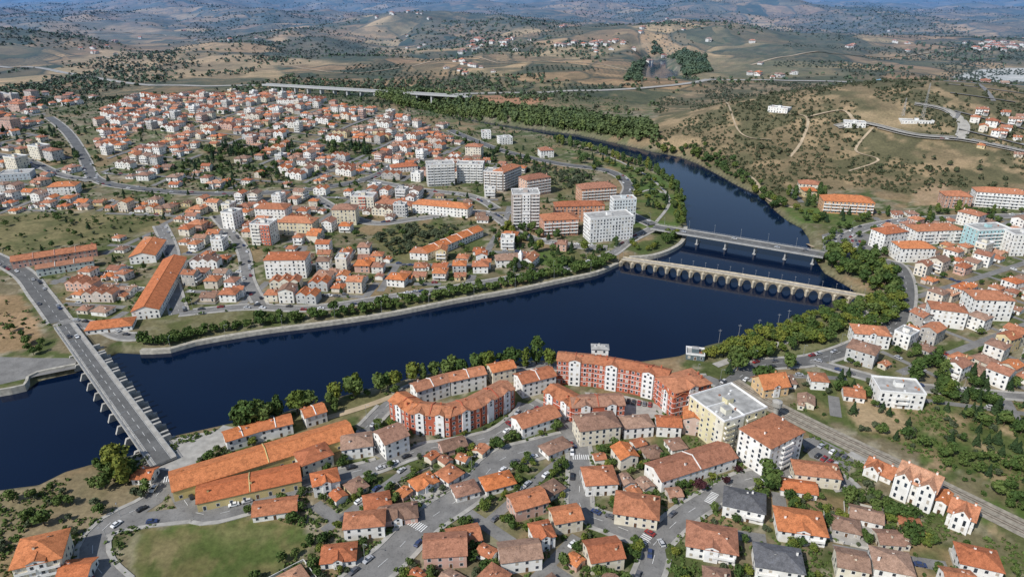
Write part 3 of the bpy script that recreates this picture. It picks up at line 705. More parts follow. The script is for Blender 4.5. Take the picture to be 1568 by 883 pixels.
for s_ in [(388,800,455,790,9,1,MR),(482,762,522,752,9,2,MRO),(528,828,590,822,9,2,MR),(580,808,640,800,9,1,MRB),(492,872,545,866,9,1,MR),(650,872,715,868,12,2,MR),(690,845,738,835,9,1,MR),(768,880,830,872,10,2,MRB),(820,845,850,838,9,2,MR),(850,820,892,812,9,2,MR),
  (840,705,876,690,8,1,MRB),(905,880,955,872,11,2,MR),(640,760,672,745,8,1,MRO),(700,770,735,760,8,1,MR),(680,700,716,690,8,1,MRB),(790,800,840,785,10,2,MR),(745,760,790,748,9,1,MRO),(560,790,600,782,9,1,MR)]:
    B(*s_[:4],s_[4],s_[5],'small_house',random.choice(['gable','hip']),random.choice([WH,WH,CR,(.62,.4,.33)]),s_[6],gab=random.choice([0,0,14]))
# -- far side
B(408,427,470,426,17,5,'white_apartment_building','hip',WH,MR,dens=3,rise=2)
B(204,490,246,486,95,2,'long_terraced_row','gable',WH,MRO,rise=3)
B(200,405,240,402,36,2,'long_terraced_row','gable',WH,MRO,rise=3)
B(20,412,150,392,12,2,'terraced_row','gable',(.6,.35,.28),MR,party=12); B(58,424,145,410,9,2,'terraced_row','gable',(.55,.6,.58),MR,party=10)
B(132,513,203,505,13,1,'clinic_building','hip',WH,MRO); B(75,300,118,298,16,3,'apartment_building','hip',WH,MRO)
B(632,326,716,334,15,3,'school_building','hip',WH,MRO,rise=3); B(575,320,630,325,14,2,'school_annex','hip',CR,MR)
B(655,286,697,284,16,8,'apartment_tower','flat',(.7,.69,.66),None,balc=3); B(700,280,740,281,15,7,'apartment_tower','flat',(.72,.71,.68),None,balc=3)
B(741,292,770,294,16,7,'apartment_tower','flat',(.55,.47,.41),None,balc=3); B(771,294,798,282,14,7,'apartment_tower','hip',(.55,.47,.41),MR,balc=3)
B(806,302,843,296,16,6,'apartment_tower','hip',(.66,.45,.35),MR,balc=3); B(785,352,826,351,18,11,'apartment_tower','flat',(.52,.45,.41),None,balc=3,accent=3)
B(832,363,885,360,18,5,'orange_apartment_building','hip',(.6,.3,.2),MR,balc=3); B(890,312,943,308,18,5,'orange_apartment_building','hip',(.62,.33,.2),MR,balc=3)
B(850,340,925,338,14,5,'orange_apartment_building','hip',(.6,.3,.18),MR,balc=2)
B(903,372,968,366,17,7,'white_hotel','flat',(.8,.8,.8),None,dens=2.6,band=True); B(938,345,972,343,12,8,'white_hotel','flat',(.7,.76,.78),None,dens=2.6,band=True)
B(656,398,740,362,12,2,'long_terraced_row','gable',WH,MRO,party=12); B(628,397,655,399,12,2,'town_house','hip',WH,MR)
B(428,360,480,362,16,4,'apartment_building','hip',(.72,.64,.46),MR); B(392,338,438,340,16,4,'apartment_building','hip',WH,MR); B(510,345,546,345,15,5,'apartment_building','hip',(.7,.64,.48),MR)
B(342,350,360,352,14,5,'apartment_building','flat',WH,None); B(760,410,806,408,12,2,'church_hall','hip',WH,MRB,rise=3)
B(600,265,640,262,14,2,'school_annex','hip',WH,MR); B(0,278,48,275,18,2,'supermarket','flat',(.5,.55,.6),None,fh=3.5)
B(738,213,752,213,16,3,'white_house','flat',WH,None); B(765,222,785,221,14,3,'white_house','flat',WH,None); B(828,242,848,241,16,3,'white_house','hip',WH,MR)
B(1258,326,1336,330,20,4,'orange_apartment_building','hip',(.66,.38,.2),MR,balc=3); B(1222,290,1255,292,14,2,'white_house','hip',CR,MR)
B(1443,318,1485,320,16,4,'apartment_building','hip',(.5,.3,.22),MR,balc=1); B(1490,316,1570,322,16,5,'apartment_building','hip',WH,MR,balc=3)
B(1400,375,1470,372,16,4,'apartment_building','hip',WH,MR,balc=1); B(1350,385,1385,380,15,5,'apartment_building','hip',WH,MR); B(1376,402,1428,402,16,4,'apartment_building','hip',WH,MRO)
B(1490,385,1540,382,16,6,'apartment_building','flat',(.4,.62,.65),None,balc=3); B(1545,392,1590,392,15,6,'apartment_building','flat',WH,None)
B(1342,622,1412,628,15,3,'white_house','flat',WH,None,balc=1); B(1292,552,1335,565,13,3,'town_house','hip',(.55,.55,.54),MRB)
B(1305,530,1360,535,13,3,'town_house','hip',WH,MR,gab=14); B(1485,490,1545,492,16,5,'white_apartment_building','hip',WH,MR); B(1420,498,1475,505,13,4,'town_house','hip',WH,MR)
B(1175,172,1205,174,14,2,'white_house','flat',WH,None); B(1292,196,1325,196,14,2,'white_house','flat',WH,None); B(1380,190,1430,190,12,1,'white_house','flat',WH,None)
B(1340,132,1450,148,14,1,'long_industrial_hall','gable',(.5,.6,.65),simple('blue_metal_roof',(.22,.42,.52),.6,.1),fh=5,rise=1.5,dens=8)
B(1050,550,1078,553,9,1,'riverside_pavilion','flat',(.12,.16,.18),None)
print('hand',time.time()-T0)
def chapel(px,py):
    mb=MB(); r=random.Random(2); block(mb,-4.5,4.5,-8,8,2,r,rf='gable',rise=2.5); mb.box(-6.4,-3.6,-9.5,-6.5,-2,11,0); mb.face([(-6.6,-9.7,11),(-3.4,-9.7,11),(-5,-8,14.5)],3)
    mb.face([(-3.4,-9.7,11),(-3.4,-6.3,11),(-5,-8,14.5)],3);mb.face([(-3.4,-6.3,11),(-6.6,-6.3,11),(-5,-8,14.5)],3);mb.face([(-6.6,-6.3,11),(-6.6,-9.7,11),(-5,-8,14.5)],3)
    p=P([px],[py])[0]; obj('chapel',mb.mesh('chapel',BM(MR)),(p[0],p[1],0),-.4,1,WH); mark_poly(rect(p[0],p[1],14,20,-.4),2)
chapel(812,405)
NH=[[(850,222),(1060,262),(1060,392),(975,395),(955,330),(965,285),(925,262)],[(0,330),(120,322),(240,335),(245,352),(150,368),(20,392),(-60,405)],[(-60,452),(60,452),(65,545),(-60,550)],
[(160,850),(190,800),(260,790),(380,785),(480,812),(480,850),(400,900),(160,900)],[(560,365),(640,345),(715,350),(655,380),(615,400)],[(800,250),(900,262),(930,290),(830,290)],
[(560,655),(620,600),(800,565),(850,560),(1100,590),(1060,640),(960,650),(830,620),(800,640),(700,680),(600,690)],[(815,385),(930,390),(925,412),(820,410)],
[(300,228),(370,222),(400,240),(330,250)],[(200,205),(240,200),(250,215),(205,222)],[(500,225),(560,222),(570,236),(510,240)]]
for q in NH: mark_poly(PL(q),8)
STREETS=[]
def zone(px,ang,kinds,pitch=15,street=7.5,step=(12.5,16),fill=.92,A=6,lam=70,cross=85,sname='street',extra=0,shed=.2):
    W=PL(px); c=W.mean(0); a=math.radians(ang); Rm=np.array([[math.cos(a),-math.sin(a)],[math.sin(a),math.cos(a)]])
    uv=(W-c)@Rm; u0,v0=uv.min(0)-A; u1,v1=uv.max(0)+A
    fw=lambda u,v: (np.stack([np.atleast_1d(u),np.atleast_1d(v)+A*np.sin(np.atleast_1d(u)/lam)],1)@Rm.T)+c
    crs=np.arange(u0+random.uniform(10,cross),u1,cross)
    blk=2*pitch+street; k=0; v=v0+random.uniform(0,6); allh=[]
    ok_=lambda q,bits: not (at_occ(*q)&bits)
    while v<v1:
        us=np.arange(u0,u1,5); pts=fw(us,np.full(us.shape,v)); ins=inside(pts[:,0],pts[:,1],W)
        mask=[bool(i) and ok_(q,14) for i,q in zip(ins,pts)]
        for s_,e_ in runs(mask):
            if e_-s_<5: continue
            p=pts[s_:e_]; far=p[:,1].max()>650
            strip(sname,p,-street/2+1,street/2-1,.045+.004*(k%6)+(.2 if far else 0),MSTR); mark_line(p,street/2-.8,1); STREETS.append((p,street-2))
        for row in (0,1): allh.append((v+street/2+pitch*(row+.5),row))
        v+=blk; k+=1
    for ci,cu in enumerate(crs):
        vs_=np.arange(v0,v1,5); pts=fw(np.full(vs_.shape,cu),vs_); ins=inside(pts[:,0],pts[:,1],W)
        mask=[bool(i) and ok_(q,14) for i,q in zip(ins,pts)]
        for s_,e_ in runs(mask):
            if e_-s_<4: continue
            p=pts[s_:e_]; far=p[:,1].max()>650
            strip(sname,p,-2.8,2.8,.075+.004*(ci%4)+(.2 if far else 0),MSTR); mark_line(p,3.2,1)
    for vv,row in allh:
        u=u0+random.uniform(0,8)
        while u<u1:
            st=random.uniform(*step)
            if random.random()<fill:
                q=fw(u,vv+random.uniform(-1.5,1.5))[0]
                if inside(q[0],q[1],W)[0]:
                    rz=a+math.atan(A/lam*math.cos(u/lam))+(math.pi if row else 0)+random.gauss(0,.06)
                    if not put(random.choice(kinds),q[0],q[1],rz):
                        put('small',q[0]+random.uniform(-2,2),q[1]+random.uniform(-2,2),rz,.9)
            u+=st
    for i in range(extra):
        q=fw(random.uniform(u0,u1),random.uniform(v0,v1))[0]
        if at_occ(*q)&15 or not inside(q[0],q[1],W)[0]: continue
        rz=a+random.choice([0,math.pi/2,math.pi,-math.pi/2])+random.gauss(0,.1)
        if not put(random.choice(kinds),q[0],q[1],rz) and not put('small_old',q[0],q[1],rz,.9):
            if random.random()<shed: put('shed',q[0],q[1],rz)
zone([(400,795),(470,770),(640,710),(700,692),(760,672),(800,680),(750,712),(700,752),(630,800),(570,850),(530,900),(430,900),(480,850),(480,808)],50,['small','small_old','small_old','small'],13,6.5,(11,13),1,3,50,70,extra=600,shed=.5)
zone([(610,870),(670,810),(740,758),(790,712),(878,690),(880,790),(930,815),(990,845),(980,910),(570,910)],48,['small','small_old','small','villa'],13,6.5,(11,13.5),1,3,50,65,extra=700,shed=.5)
zone([(898,690),(1000,672),(1065,680),(1005,740),(1060,760),(1030,790),(1000,820),(900,775)],15,['small_old','small','villa'],13,6.5,(12,14),.95,2,50,75,extra=400,shed=.5)
zone([(1000,870),(1040,810),(1090,775),(1150,745),(1300,760),(1400,810),(1568,885),(1568,920),(1000,920)],-15,['villa','small','small'],16,7.5,(16,20),.9,3,60,80,extra=150)
zone([(300,668),(345,665),(540,620),(560,650),(540,660),(340,705)],22,['small','row'],12,6,(12,15),.6,extra=60)
zone([(1350,345),(1400,338),(1600,332),(1620,600),(1480,596),(1400,575),(1290,556),(1300,535),(1385,500),(1398,440),(1385,405)],-62,['town','town','town','small','apt'],12,5.5,(9.5,12),.98,5,60,60,extra=2000)
zone([(1190,622),(1330,585),(1450,600),(1560,610),(1640,680),(1500,640),(1380,610),(1290,640)],-20,['small_old','small'],16,6,(18,28),.6,extra=60)
zone([(1165,600),(1230,565),(1310,575),(1280,590),(1200,612)],-10,['small_old','small'],13,6,(13,17),.7,extra=60)
zone([(1480,600),(1620,600),(1640,760),(1560,700)],-30,['villa','small'],18,6,(22,34),.6)
zone([(70,425),(130,420),(200,400),(200,495),(140,505),(100,470)],-12,['small','villa','row'],14,7,(13,16),.95,extra=120)
zone([(280,350),(330,345),(360,385),(400,430),(620,430),(640,445),(560,455),(420,470),(290,478),(278,430)],-8,['villa','town','small','row'],14,7,(12,15),.95,5,60,80,extra=500)
zone([(430,375),(560,385),(640,400),(750,385),(760,415),(700,432),(560,450),(480,465),(400,460)],-5,['villa','town','town','small'],15,7.5,(13,17),.92,extra=300)
zone([(240,350),(240,400),(150,400),(160,370)],-15,['small','row'],14,7,(13,16),.9)
zone([(0,290),(100,300),(240,312),(330,318),(430,320),(330,345),(250,345),(120,322),(0,330),(-80,330)],-10,['small','villa','town'],14,7,(13,17),.92,extra=400)
zone([(230,318),(440,300),(560,290),(640,290),(650,310),(620,335),(570,345),(480,370),(400,375),(330,340)],-12,['town','small','row','town','villa','apt'],14,7.5,(12,16),.94,6,70,80,extra=400)
zone([(640,290),(760,300),(800,330),(790,350),(740,340),(640,340)],-5,['apt','town','villa'],17,9,(16,24),.7,extra=100)
zone([(640,400),(760,360),(830,365),(900,385),(830,395),(760,430),(660,440)],-10,['villa','town'],17,8,(17,25),.7,extra=50)
zone([(150,180),(210,150),(300,148),(420,150),(560,168),(690,198),(710,228),(640,250),(540,268),(470,285),(430,262),(330,238),(270,250),(190,262),(150,235)],-20,['small','villa','row','town'],14,7,(12.5,17),.86,12,90,90,extra=250)
zone([(430,262),(600,235),(700,230),(800,262),(790,280),(640,280),(540,275),(470,288)],-16,['small','villa','apt','town','row'],15,8,(13,18),.86,8,80,80,extra=200)
zone([(150,255),(280,255),(430,275),(460,288),(330,292),(220,285),(160,275)],-10,['small','villa'],17,8,(16,26),.6)
zone([(-80,200),(60,205),(120,250),(140,278),(60,285),(-80,285)],-30,['small','villa','apt'],17,8,(18,28),.55)
zone([(-60,155),(60,150),(75,180),(60,200),(-60,200)],-20,['small','villa','apt'],15,8,(15,22),.6)
zone([(1455,170),(1600,178),(1620,250),(1530,240),(1475,215)],-40,['small','villa'],18,8,(15,22),.8)
zone([(1400,132),(1620,140),(1620,160),(1450,160)],-20,['small','villa'],22,8,(30,60),.4)
zone([(1300,335),(1340,325),(1440,325),(1440,340),(1350,345)],-5,['small','villa'],15,7,(14,18),.8)
zone([(1195,290),(1250,285),(1265,300),(1225,312)],-5,['villa'],16,7,(20,26),.7)
print('zones',nh,time.time()-T0)
for (a,b,ra,rb,n) in [(620,50,50,14,14),(745,70,60,12,24),(920,70,70,8,28),(900,42,60,6,12),(1530,70,50,12,34),(700,105,50,10,10),(1200,118,120,6,6),(150,70,80,20,9),(350,60,120,20,9),(1100,60,150,25,12),(1350,60,100,25,10),(450,150,50,6,8),(100,150,60,12,10),(1020,35,60,5,10),(640,32,40,5,10)]:
    for i in range(n):
        p=P([a+random.gauss(0,ra*.5)],[b+random.gauss(0,rb*.5)])[0]
        if p[1]>9000: continue
        me_,w,d=random.choice(POOL['small']+POOL['villa']); z=float(hgt(*p)[0]); obj('farmhouse',me_,(p[0],p[1],z),random.uniform(0,6),1.15,WH)
# ---------------------------------------------------------------- bridges
def frame(ax,ay,bx,by,z):
    p=PW([(ax,ay),(bx,by)],z); v=p[1]-p[0]; return p[0],p[1],float(np.linalg.norm(v)),math.atan2(v[1],v[0])
a,b,L,rz=frame(953,394,1346,456,3.0)
mb=MB(); W2=3.0; NA=20; al=L/NA; dk=lambda x:1.9+1.3*math.sin(math.pi*x/L)
spr=WATER+.4
def optop(x):
    i=int(x/al); t=(x-i*al)/al; pr=.15
    if t<pr or t>1-pr: return None
    q=(t-.5)/(.5-pr); return spr+ (min(dk((i+.5)*al)-.8-spr,al*.5))*math.sqrt(max(0,1-q*q))
xs=[]
for i in range(NA):
    x0=i*al; xs+=[x0,x0+.15*al+.001]; xs+=list(np.linspace(x0+.15*al+.02,x0+.85*al-.02,13)); xs+=[x0+.85*al-.001]
xs.append(L-.0001)
for x,y in zip(xs[:-1],xs[1:]):
    m_=(x+y)/2; o=optop(m_)
    if o is None: za=zb=WATER-4
    else:
        za=optop(x) or spr; zb=optop(y) or spr
    for s_ in (-1,1):
        Yw=s_*W2; mb.face([(x,Yw,za),(y,Yw,zb),(y,Yw,dk(y)),(x,Yw,dk(x))],0)
        mb.face([(x,Yw,dk(x)),(y,Yw,dk(y)),(y,Yw,dk(y)+.9),(x,Yw,dk(x)+.9)],1); Yi=s_*(W2-.35); mb.face([(x,Yi,dk(x)),(y,Yi,dk(y)),(y,Yi,dk(y)+.9),(x,Yi,dk(x)+.9)],1)
        mb.face([(x,Yw,dk(x)+.9),(y,Yw,dk(y)+.9),(y,Yi,dk(y)+.9),(x,Yi,dk(x)+.9)],1)
    mb.face([(x,-W2+.35,dk(x)),(y,-W2+.35,dk(y)),(y,W2-.35,dk(y)),(x,W2-.35,dk(x))],2)
    mb.face([(x,-W2,za),(y,-W2,zb),(y,W2,zb),(x,W2,za)],0)
for i in range(NA+1):
    xc=i*al; hw=.15*al
    for s_ in (-1,1):
        zt=dk(xc)-.6; A=[(xc-hw,s_*W2,WATER-4),(xc+hw,s_*W2,WATER-4),(xc,s_*(W2+2.2),WATER-4)]; T=[(q[0],q[1],zt-1) for q in A]
        mb.face([A[0],A[2],T[2],T[0]],1); mb.face([A[2],A[1],T[1],T[2]],1)
        ap=(xc,s_*(W2+.02),zt+.4); mb.face([T[0],T[2],ap],1); mb.face([T[2],T[1],ap],1)
    if i<NA: 
        mb.cyl(xc,W2-.2,dk(xc)+.9,dk(xc)+5,.08,.05,5,3); mb.box(xc-.5,xc+.5,W2-.3,W2-.1,dk(xc)+4.9,dk(xc)+5.05,3)
MST2=simple('old_granite',(.2,.17,.125),.95,.35,.5); MST3=simple('pale_granite_coping',(.48,.42,.32),.95,.25,.5)
obj('old_stone_arch_bridge',mb.mesh('old_bridge',[MST2,MST3,simple('worn_bridge_paving',(.34,.31,.27)),MMET]),(a[0],a[1],0),rz)
a,b,L,rz=frame(1000,346,1262,389,5.5)
mb=MB(); hw=7.5; z=5.0
mb.box(0,L,-hw,hw,z-.5,z,0); mb.box(0,L,-hw+2.5,-hw+4,z-1.9,z-.5,0); mb.box(0,L,hw-4,hw-2.5,z-1.9,z-.5,0)
mb.box(0,L,-5,5,z+.005,z+.02,1)
for s_ in (-1,1):
    y0,y1=sorted((s_*5.0,s_*7.3)); mb.box(0,L,y0,y1,z+.01,z+.16,2)
    for k in (.5,.8,1.05): mb.box(0,L,s_*7.38-.04,s_*7.38+.04,z+k,z+k+.06,3)
    for i in range(int(L/2.5)): mb.box(i*2.5,i*2.5+.08,s_*7.38-.03,s_*7.38+.03,z,z+1.1,3)
for t in (.12,.29,.46,.63,.80,.95):
    x=t*L; mb.box(x-.7,x+.7,-5.2,5.2,z-2.5,z-1.9,0)
    for yy in (-4,4): mb.cyl(x,yy,WATER-4,z-2.5,.7,.7,12,0)
    mb.box(x-1.3,x+1.3,-5.4,5.4,WATER-4,WATER+.3,0)
for i in range(int(L/22)):
    x=8+i*22; mb.cyl(x,7,z,z+8,.1,.06,6,3); mb.box(x-.1,x+.1,5.2,7.1,z+7.9,z+8.05,3)
for i in range(int(L/6)): mb.box(i*6,i*6+2.5,-.07,.07,z+.02,z+.03,4)
obj('modern_road_bridge',mb.mesh('modern_bridge',[simple('bridge_concrete',(.4,.4,.39),.9,.15),MASP,MPAV,MMET,MMK]),(a[0],a[1],0),rz)
NB=(a,L,rz,z)
zd=26.0
pa=PW([(424,130),(696,146)],zd); v=pa[1]-pa[0]; L=float(np.linalg.norm(v)); rz=math.atan2(v[1],v[0])
mb=MB(); N=26
for yy0,yy1,t0,t1,mt in ((-6.5,6.5,-2.2,0,0),(-6.5,-6.1,0,1.1,0),(6.1,6.5,0,1.1,0),(-6,6,.01,.05,1)):
    mb.box(-30,L+30,yy0,yy1,zd+t0,zd+t1,mt)
for i in range(N):
    if i%2==1: x=i*L/N; mb.box(x-1.4,x+1.4,-4.5,4.5,-20,zd-2.22,0)
obj('highway_viaduct',mb.mesh('viaduct',[simple('viaduct_concrete',(.45,.45,.44),.9,.1),road_mat('viaduct_asphalt',(.26,.255,.245))]),(pa[0][0],pa[0][1],0),rz)
VIA=(pa[0],pa[1])
# ---------------------------------------------------------------- dam bridge
a,b,L,rz=frame(100,500,244,697,2.0)
mb=MB(); z=2.0; hw=5.6
mb.box(-4,L+6,-hw,hw,z-1.1,z-.02,0); mb.box(-4,L+6,-3.6,3.6,z-.01,z,1)
for s_ in (-1,1):
    y0,y1=sorted((s_*3.6,s_*hw)); mb.box(-4,L+6,y0,y1,z-.02,z+.15,2); mb.box(-4,L+6,s_*5.5-.08,s_*5.5+.08,z+.95,z+1.05,3); mb.box(-4,L+6,s_*5.5-.05,s_*5.5+.05,z+.5,z+.56,3)
    for i in range(int(L/3)): mb.box(i*3,i*3+.1,s_*5.5-.05,s_*5.5+.05,z+.15,z+1,3)
for i in range(int(L/8)): mb.box(i*8,i*8+4,-.08,.08,z,z+.012,4)
for y in (-3.3,3.3): mb.box(-4,L+6,y-.06,y+.06,z,z+.013,4)
nb=9; x0=L*.24; x1=L*.93
for i in range(nb+1):
    x=x0+(x1-x0)*i/nb
    mb.box(x-.8,x+.8,-hw-1.5,hw+4.0,WATER-4,z-1.12,0)
    mb.box(x-.75,x+.75,hw+.1,hw+3.6,z-1.1,z+1.2,0)
    nseg=8; pts=[(x+.8*math.cos(math.pi*k/nseg),hw+4.0+1.6*math.sin(math.pi*k/nseg)) for k in range(nseg+1)]
    for p,q in zip(pts[:-1],pts[1:]): mb.face([(p[0],p[1],WATER-4),(q[0],q[1],WATER-4),(q[0],q[1],z-1.12),(p[0],p[1],z-1.12)],0)
    mb.face([(p[0],p[1],z-1.12) for p in pts],0)
    mb.face([(x-.8,-hw-1.5,z-1.12),(x+.8,-hw-1.5,z-1.12),(x+.8,-hw-4,WATER-2),(x-.8,-hw-4,WATER-2)],0)
    for s_ in (-.8,.8): mb.face([(x+s_,-hw-1.5,z-1.12),(x+s_,-hw-4,WATER-2),(x+s_,-hw-1.5,WATER-3)],0)
    if i<nb:
        w_=(x1-x0)/nb; g=[(hw+1.0+2.0*math.sin(t),WATER-1.2+3.4*(1-math.cos(t))) for t in np.linspace(0,1.5,7)]
        for p,q in zip(g[:-1],g[1:]): mb.face([(x+.85,p[0],p[1]),(x+w_*.55,p[0],p[1]),(x+w_*.55,q[0],q[1]),(x+.85,q[0],q[1])],5)
        mb.box(x+w_*.55,x+w_*.55+1.4,hw+.2,hw+4.2,WATER-4,z+.2,0)
        mb.box(x+.85,x+w_-.85,-3,-2,WATER-3,WATER+.8,0)
for i in range(9):
    x=5+i*L/9; mb.cyl(x,-5.2,z,z+8.5,.1,.06,6,3); mb.box(x-.1,x+.1,-5.2,-3.0,z+8.4,z+8.55,3)
obj('dam_road_bridge',mb.mesh('dam',[MCON,MASP,MPAV,MMET,MMK,simple('steel_gate',(.16,.17,.17),.6,.2)]),(a[0],a[1],0),rz)
DB=(a,L,rz,z); mark_poly(rect(*( (a+b)/2),L+10,12,rz),1)
road([tuple(b+(b-a)/L*4),tuple(b+(b-a)/L*12),tuple(PL([(262,722)])[0])],10.5,MASP,world=True,mark=False,pave=0,off=.3)
# ---------------------------------------------------------------- trees
def crown(n,cx,cy,cz,R_,Hh,leaf,seed,lumps=9,shape='round'):
    r=np.random.default_rng(seed)
    d=r.normal(size=(lumps,3)); d/=np.linalg.norm(d,axis=1)[:,None]
    lc=d*np.array([R_,R_,Hh])*r.uniform(.35,.72,(lumps,1)); lr=r.uniform(.36,.56,lumps)
    k=r.integers(0,lumps,n); e=r.normal(size=(n,3)); e/=np.linalg.norm(e,axis=1)[:,None]
    pos=lc[k]+e*(lr[k][:,None])*np.array([R_,R_,Hh*.9])*r.uniform(.75,1.1,(n,1))
    if shape=='cone':
        t=r.random(n)**.7; z=-Hh+2*Hh*(1-t) ; ang=r.uniform(0,6.28,n); rr=R_*(t)*r.uniform(.55,1.1,n)*(1+.2*np.sin(z*3)); pos=np.stack([rr*np.cos(ang),rr*np.sin(ang),z],1); e=np.stack([np.cos(ang),np.sin(ang),np.full(n,.5)],1)
    if shape=='poplar':
        t=r.random(n); z=-Hh+2*Hh*t; ang=r.uniform(0,6.28,n); pr=R_*np.sin(np.pi*np.clip(t*.9+.08,0,1))**.6; rr=pr*r.uniform(.6,1.15,n)*(1+.25*np.sin(ang*3+z)); pos=np.stack([rr*np.cos(ang),rr*np.sin(ang),z],1); e=np.stack([np.cos(ang),np.sin(ang),np.full(n,.3)],1)
    nrm=e+r.normal(size=(n,3))*.55; nrm/=np.linalg.norm(nrm,axis=1)[:,None]
    u=np.cross(nrm,r.normal(size=(n,3))); u/=np.linalg.norm(u,axis=1)[:,None]; w=np.cross(nrm,u)
    s_=leaf*r.uniform(.6,1.4,(n,1)); c=pos+np.array([cx,cy,cz])
    return np.stack([c-u*s_-w*s_*.6,c+u*s_*.9-w*s_,c+u*s_+w*s_*.7,c-u*s_*.7+w*s_],1)
def tree_mesh(name,H,R_,shape,seed,mat,n=420,leaf=.42,trunk=.28):
    r=random.Random(seed); mb=MB(); th=H*(.35 if shape=='round' else .2)
    mb.limb((0,0,-.5),(.1,0,th),trunk,trunk*.7,0,7); mb.limb((.1,0,th),(0,.1,H*.75),trunk*.7,trunk*.2,0,6)
    for i in range(5):
        a=i*1.26+r.random(); z0=th*(.8+.12*i); mb.limb((.05,0,z0),(math.cos(a)*R_*.6,math.sin(a)*R_*.6,z0+H*.22),trunk*.4,trunk*.1,0)
    Hh=(H-th*.75)/2; V=crown(n,0,0,H-Hh,R_,Hh,leaf,seed,10,shape)
    for q in V: mb.face([tuple(p) for p in q],1)
    return mb.mesh(name,[MBARK,mat])
TR={'broad':[tree_mesh('broadleaf_tree',8,3.6,'round',i,ML) for i in range(5)],
'yellow':[tree_mesh('autumn_tree',7.5,3.4,'round',20+i,MLY) for i in range(4)],
'bank':[tree_mesh('riverside_tree',12,4.8,'round',30+i,ML if i%3 else MLY,800,.52) for i in range(6)],
'hedge':[tree_mesh('promenade_tree',5.6,3.2,'round',40+i,ML,380,.42) for i in range(3)],
'poplar':[tree_mesh('poplar_tree',15,2.6,'poplar',50+i,ML if i else MLY,560,.48) for i in range(3)],
'conifer':[tree_mesh('conifer_tree',9,2.3,'cone',60+i,MLD,380,.42) for i in range(3)],
'olive':[tree_mesh('olive_tree',4.2,2.3,'round',70+i,MLO,220,.36) for i in range(3)],
'shrub':[tree_mesh('garden_shrub',2.4,1.5,'round',80+i,ML,120,.3,.1) for i in range(3)],
'plum':[tree_mesh('plum_tree',5,2.4,'round',90,MLP,260,.36)]}
ntr=0
def tree(kind,x,y,sc=1,force=False,bits=7):
    global ntr
    if not force and (at_occ(x,y)&bits): return
    me_=random.choice(TR[kind]); z=float(hgt(x,y)[0]); s_=sc*random.uniform(.75,1.25)
    obj(me_.name.split('.')[0],me_,(x,y,z-.1),random.uniform(0,6.28),(s_*random.uniform(.85,1.2),s_*random.uniform(.85,1.2),s_)); ntr+=1
def tline(px,sp_,kinds,sc=1,j=1.5,force=False,world=False,bits=7):
    p=resample(px if world else PL(px),sp_)
    for q in p: tree(random.choice(kinds),q[0]+random.gauss(0,j),q[1]+random.gauss(0,j),sc,force,bits)
def tpoly(px,n,kinds,sc=1,bits=7):
    W=PL(px); lo=W.min(0);hi=W.max(0); q=lo+(hi-lo)*rng.random((n*6,2)); q=q[inside(q[:,0],q[:,1],W)][:n]
    for a in q: tree(random.choice(kinds),a[0],a[1],sc,bits=bits)
tline(sp+nn*sg*6.6,3.6,['hedge'],1.05,.6,True,True); tline(sp+nn*sg*11,5.5,['hedge','broad'],.95,1,False,True,2)
tline([(368,650),(400,650),(450,637),(480,627),(520,616),(560,604),(610,594),(650,585),(690,576),(720,570),(770,565),(835,560)],5.2,['bank','bank','bank','poplar'],1.0,1.5,True)
tline([(370,655),(440,643),(520,622),(600,602)],7,['shrub','broad','hedge'],.8,3,True)
tpoly([(345,658),(400,643),(420,655),(368,668)],16,['bank'],1.15)
tpoly([(1075,550),(1150,522),(1230,500),(1300,475),(1375,445),(1385,480),(1330,512),(1250,530),(1180,548),(1110,562)],155,['yellow','yellow','yellow','broad','broad'],1,2)
tpoly([(1245,402),(1265,390),(1340,398),(1375,422),(1372,450),(1340,448),(1280,422)],60,['bank','broad','yellow'],1,2)
tline([(1150,517),(1210,502),(1260,485),(1330,465)],7,['yellow','broad'],.9,1.5,True)
tpoly([(1100,585),(1130,560),(1200,548),(1240,560),(1180,580),(1130,600)],26,['broad','conifer'],1.1)
tpoly([(850,228),(960,255),(1035,290),(1043,340),(985,348),(965,330),(960,290)],75,['broad','conifer','broad','yellow'],1)
tline([(850,218),(930,240),(1000,264),(1030,288),(1040,312),(1040,345)],7,['poplar','bank'],.8,2,True)
tline([(1000,228),(1060,238),(1110,262),(1160,292),(1195,320)],5,['bank','broad'],.8,3,True)
tline([(1010,222),(1070,232),(1125,258)],8,['bank','broad'],.7,5,True)
tpoly([(1190,318),(1225,345),(1300,345),(1350,335),(1300,318)],28,['broad','conifer','yellow'],.9)
tpoly([(1200,300),(1250,282),(1270,300),(1240,318)],18,['conifer','poplar'],.9)
tpoly([(1330,330),(1440,325),(1570,325),(1570,340),(1440,345)],60,['poplar','broad'],.7)
tline([(1265,375),(1300,350),(1345,362),(1350,392)],7,['broad'],.8)
tpoly([(960,372),(1010,362),(1045,362),(1035,382),(985,393)],22,['broad','yellow'],.8)
tpoly([(1265,352),(1290,348),(1345,360),(1345,390),(1270,385)],18,['broad'],.7)
tline([(1040,738),(1075,750),(1110,740),(1130,728)],6,['plum'],1,1,True)
tpoly([(570,362),(640,345),(715,350),(655,380),(615,398)],110,['olive'],1); tpoly([(800,252),(895,264),(925,290),(835,290)],120,['olive'],1)
tpoly([(830,650),(870,640),(880,650),(860,672),(830,670)],12,['broad'],.8)
tpoly([(150,700),(210,695),(205,745),(150,750)],14,['broad','poplar','bank'],.9)
tpoly([(0,745),(100,725),(230,700),(230,770),(100,850),(0,850)],60,['shrub','olive','broad'],.8)
tpoly([(1155,745),(1215,735),(1245,760),(1190,775)],9,['broad','bank'],.9); tpoly([(1265,745),(1330,745),(1430,830),(1400,850),(1300,790)],55,['broad','shrub','olive'],.85)
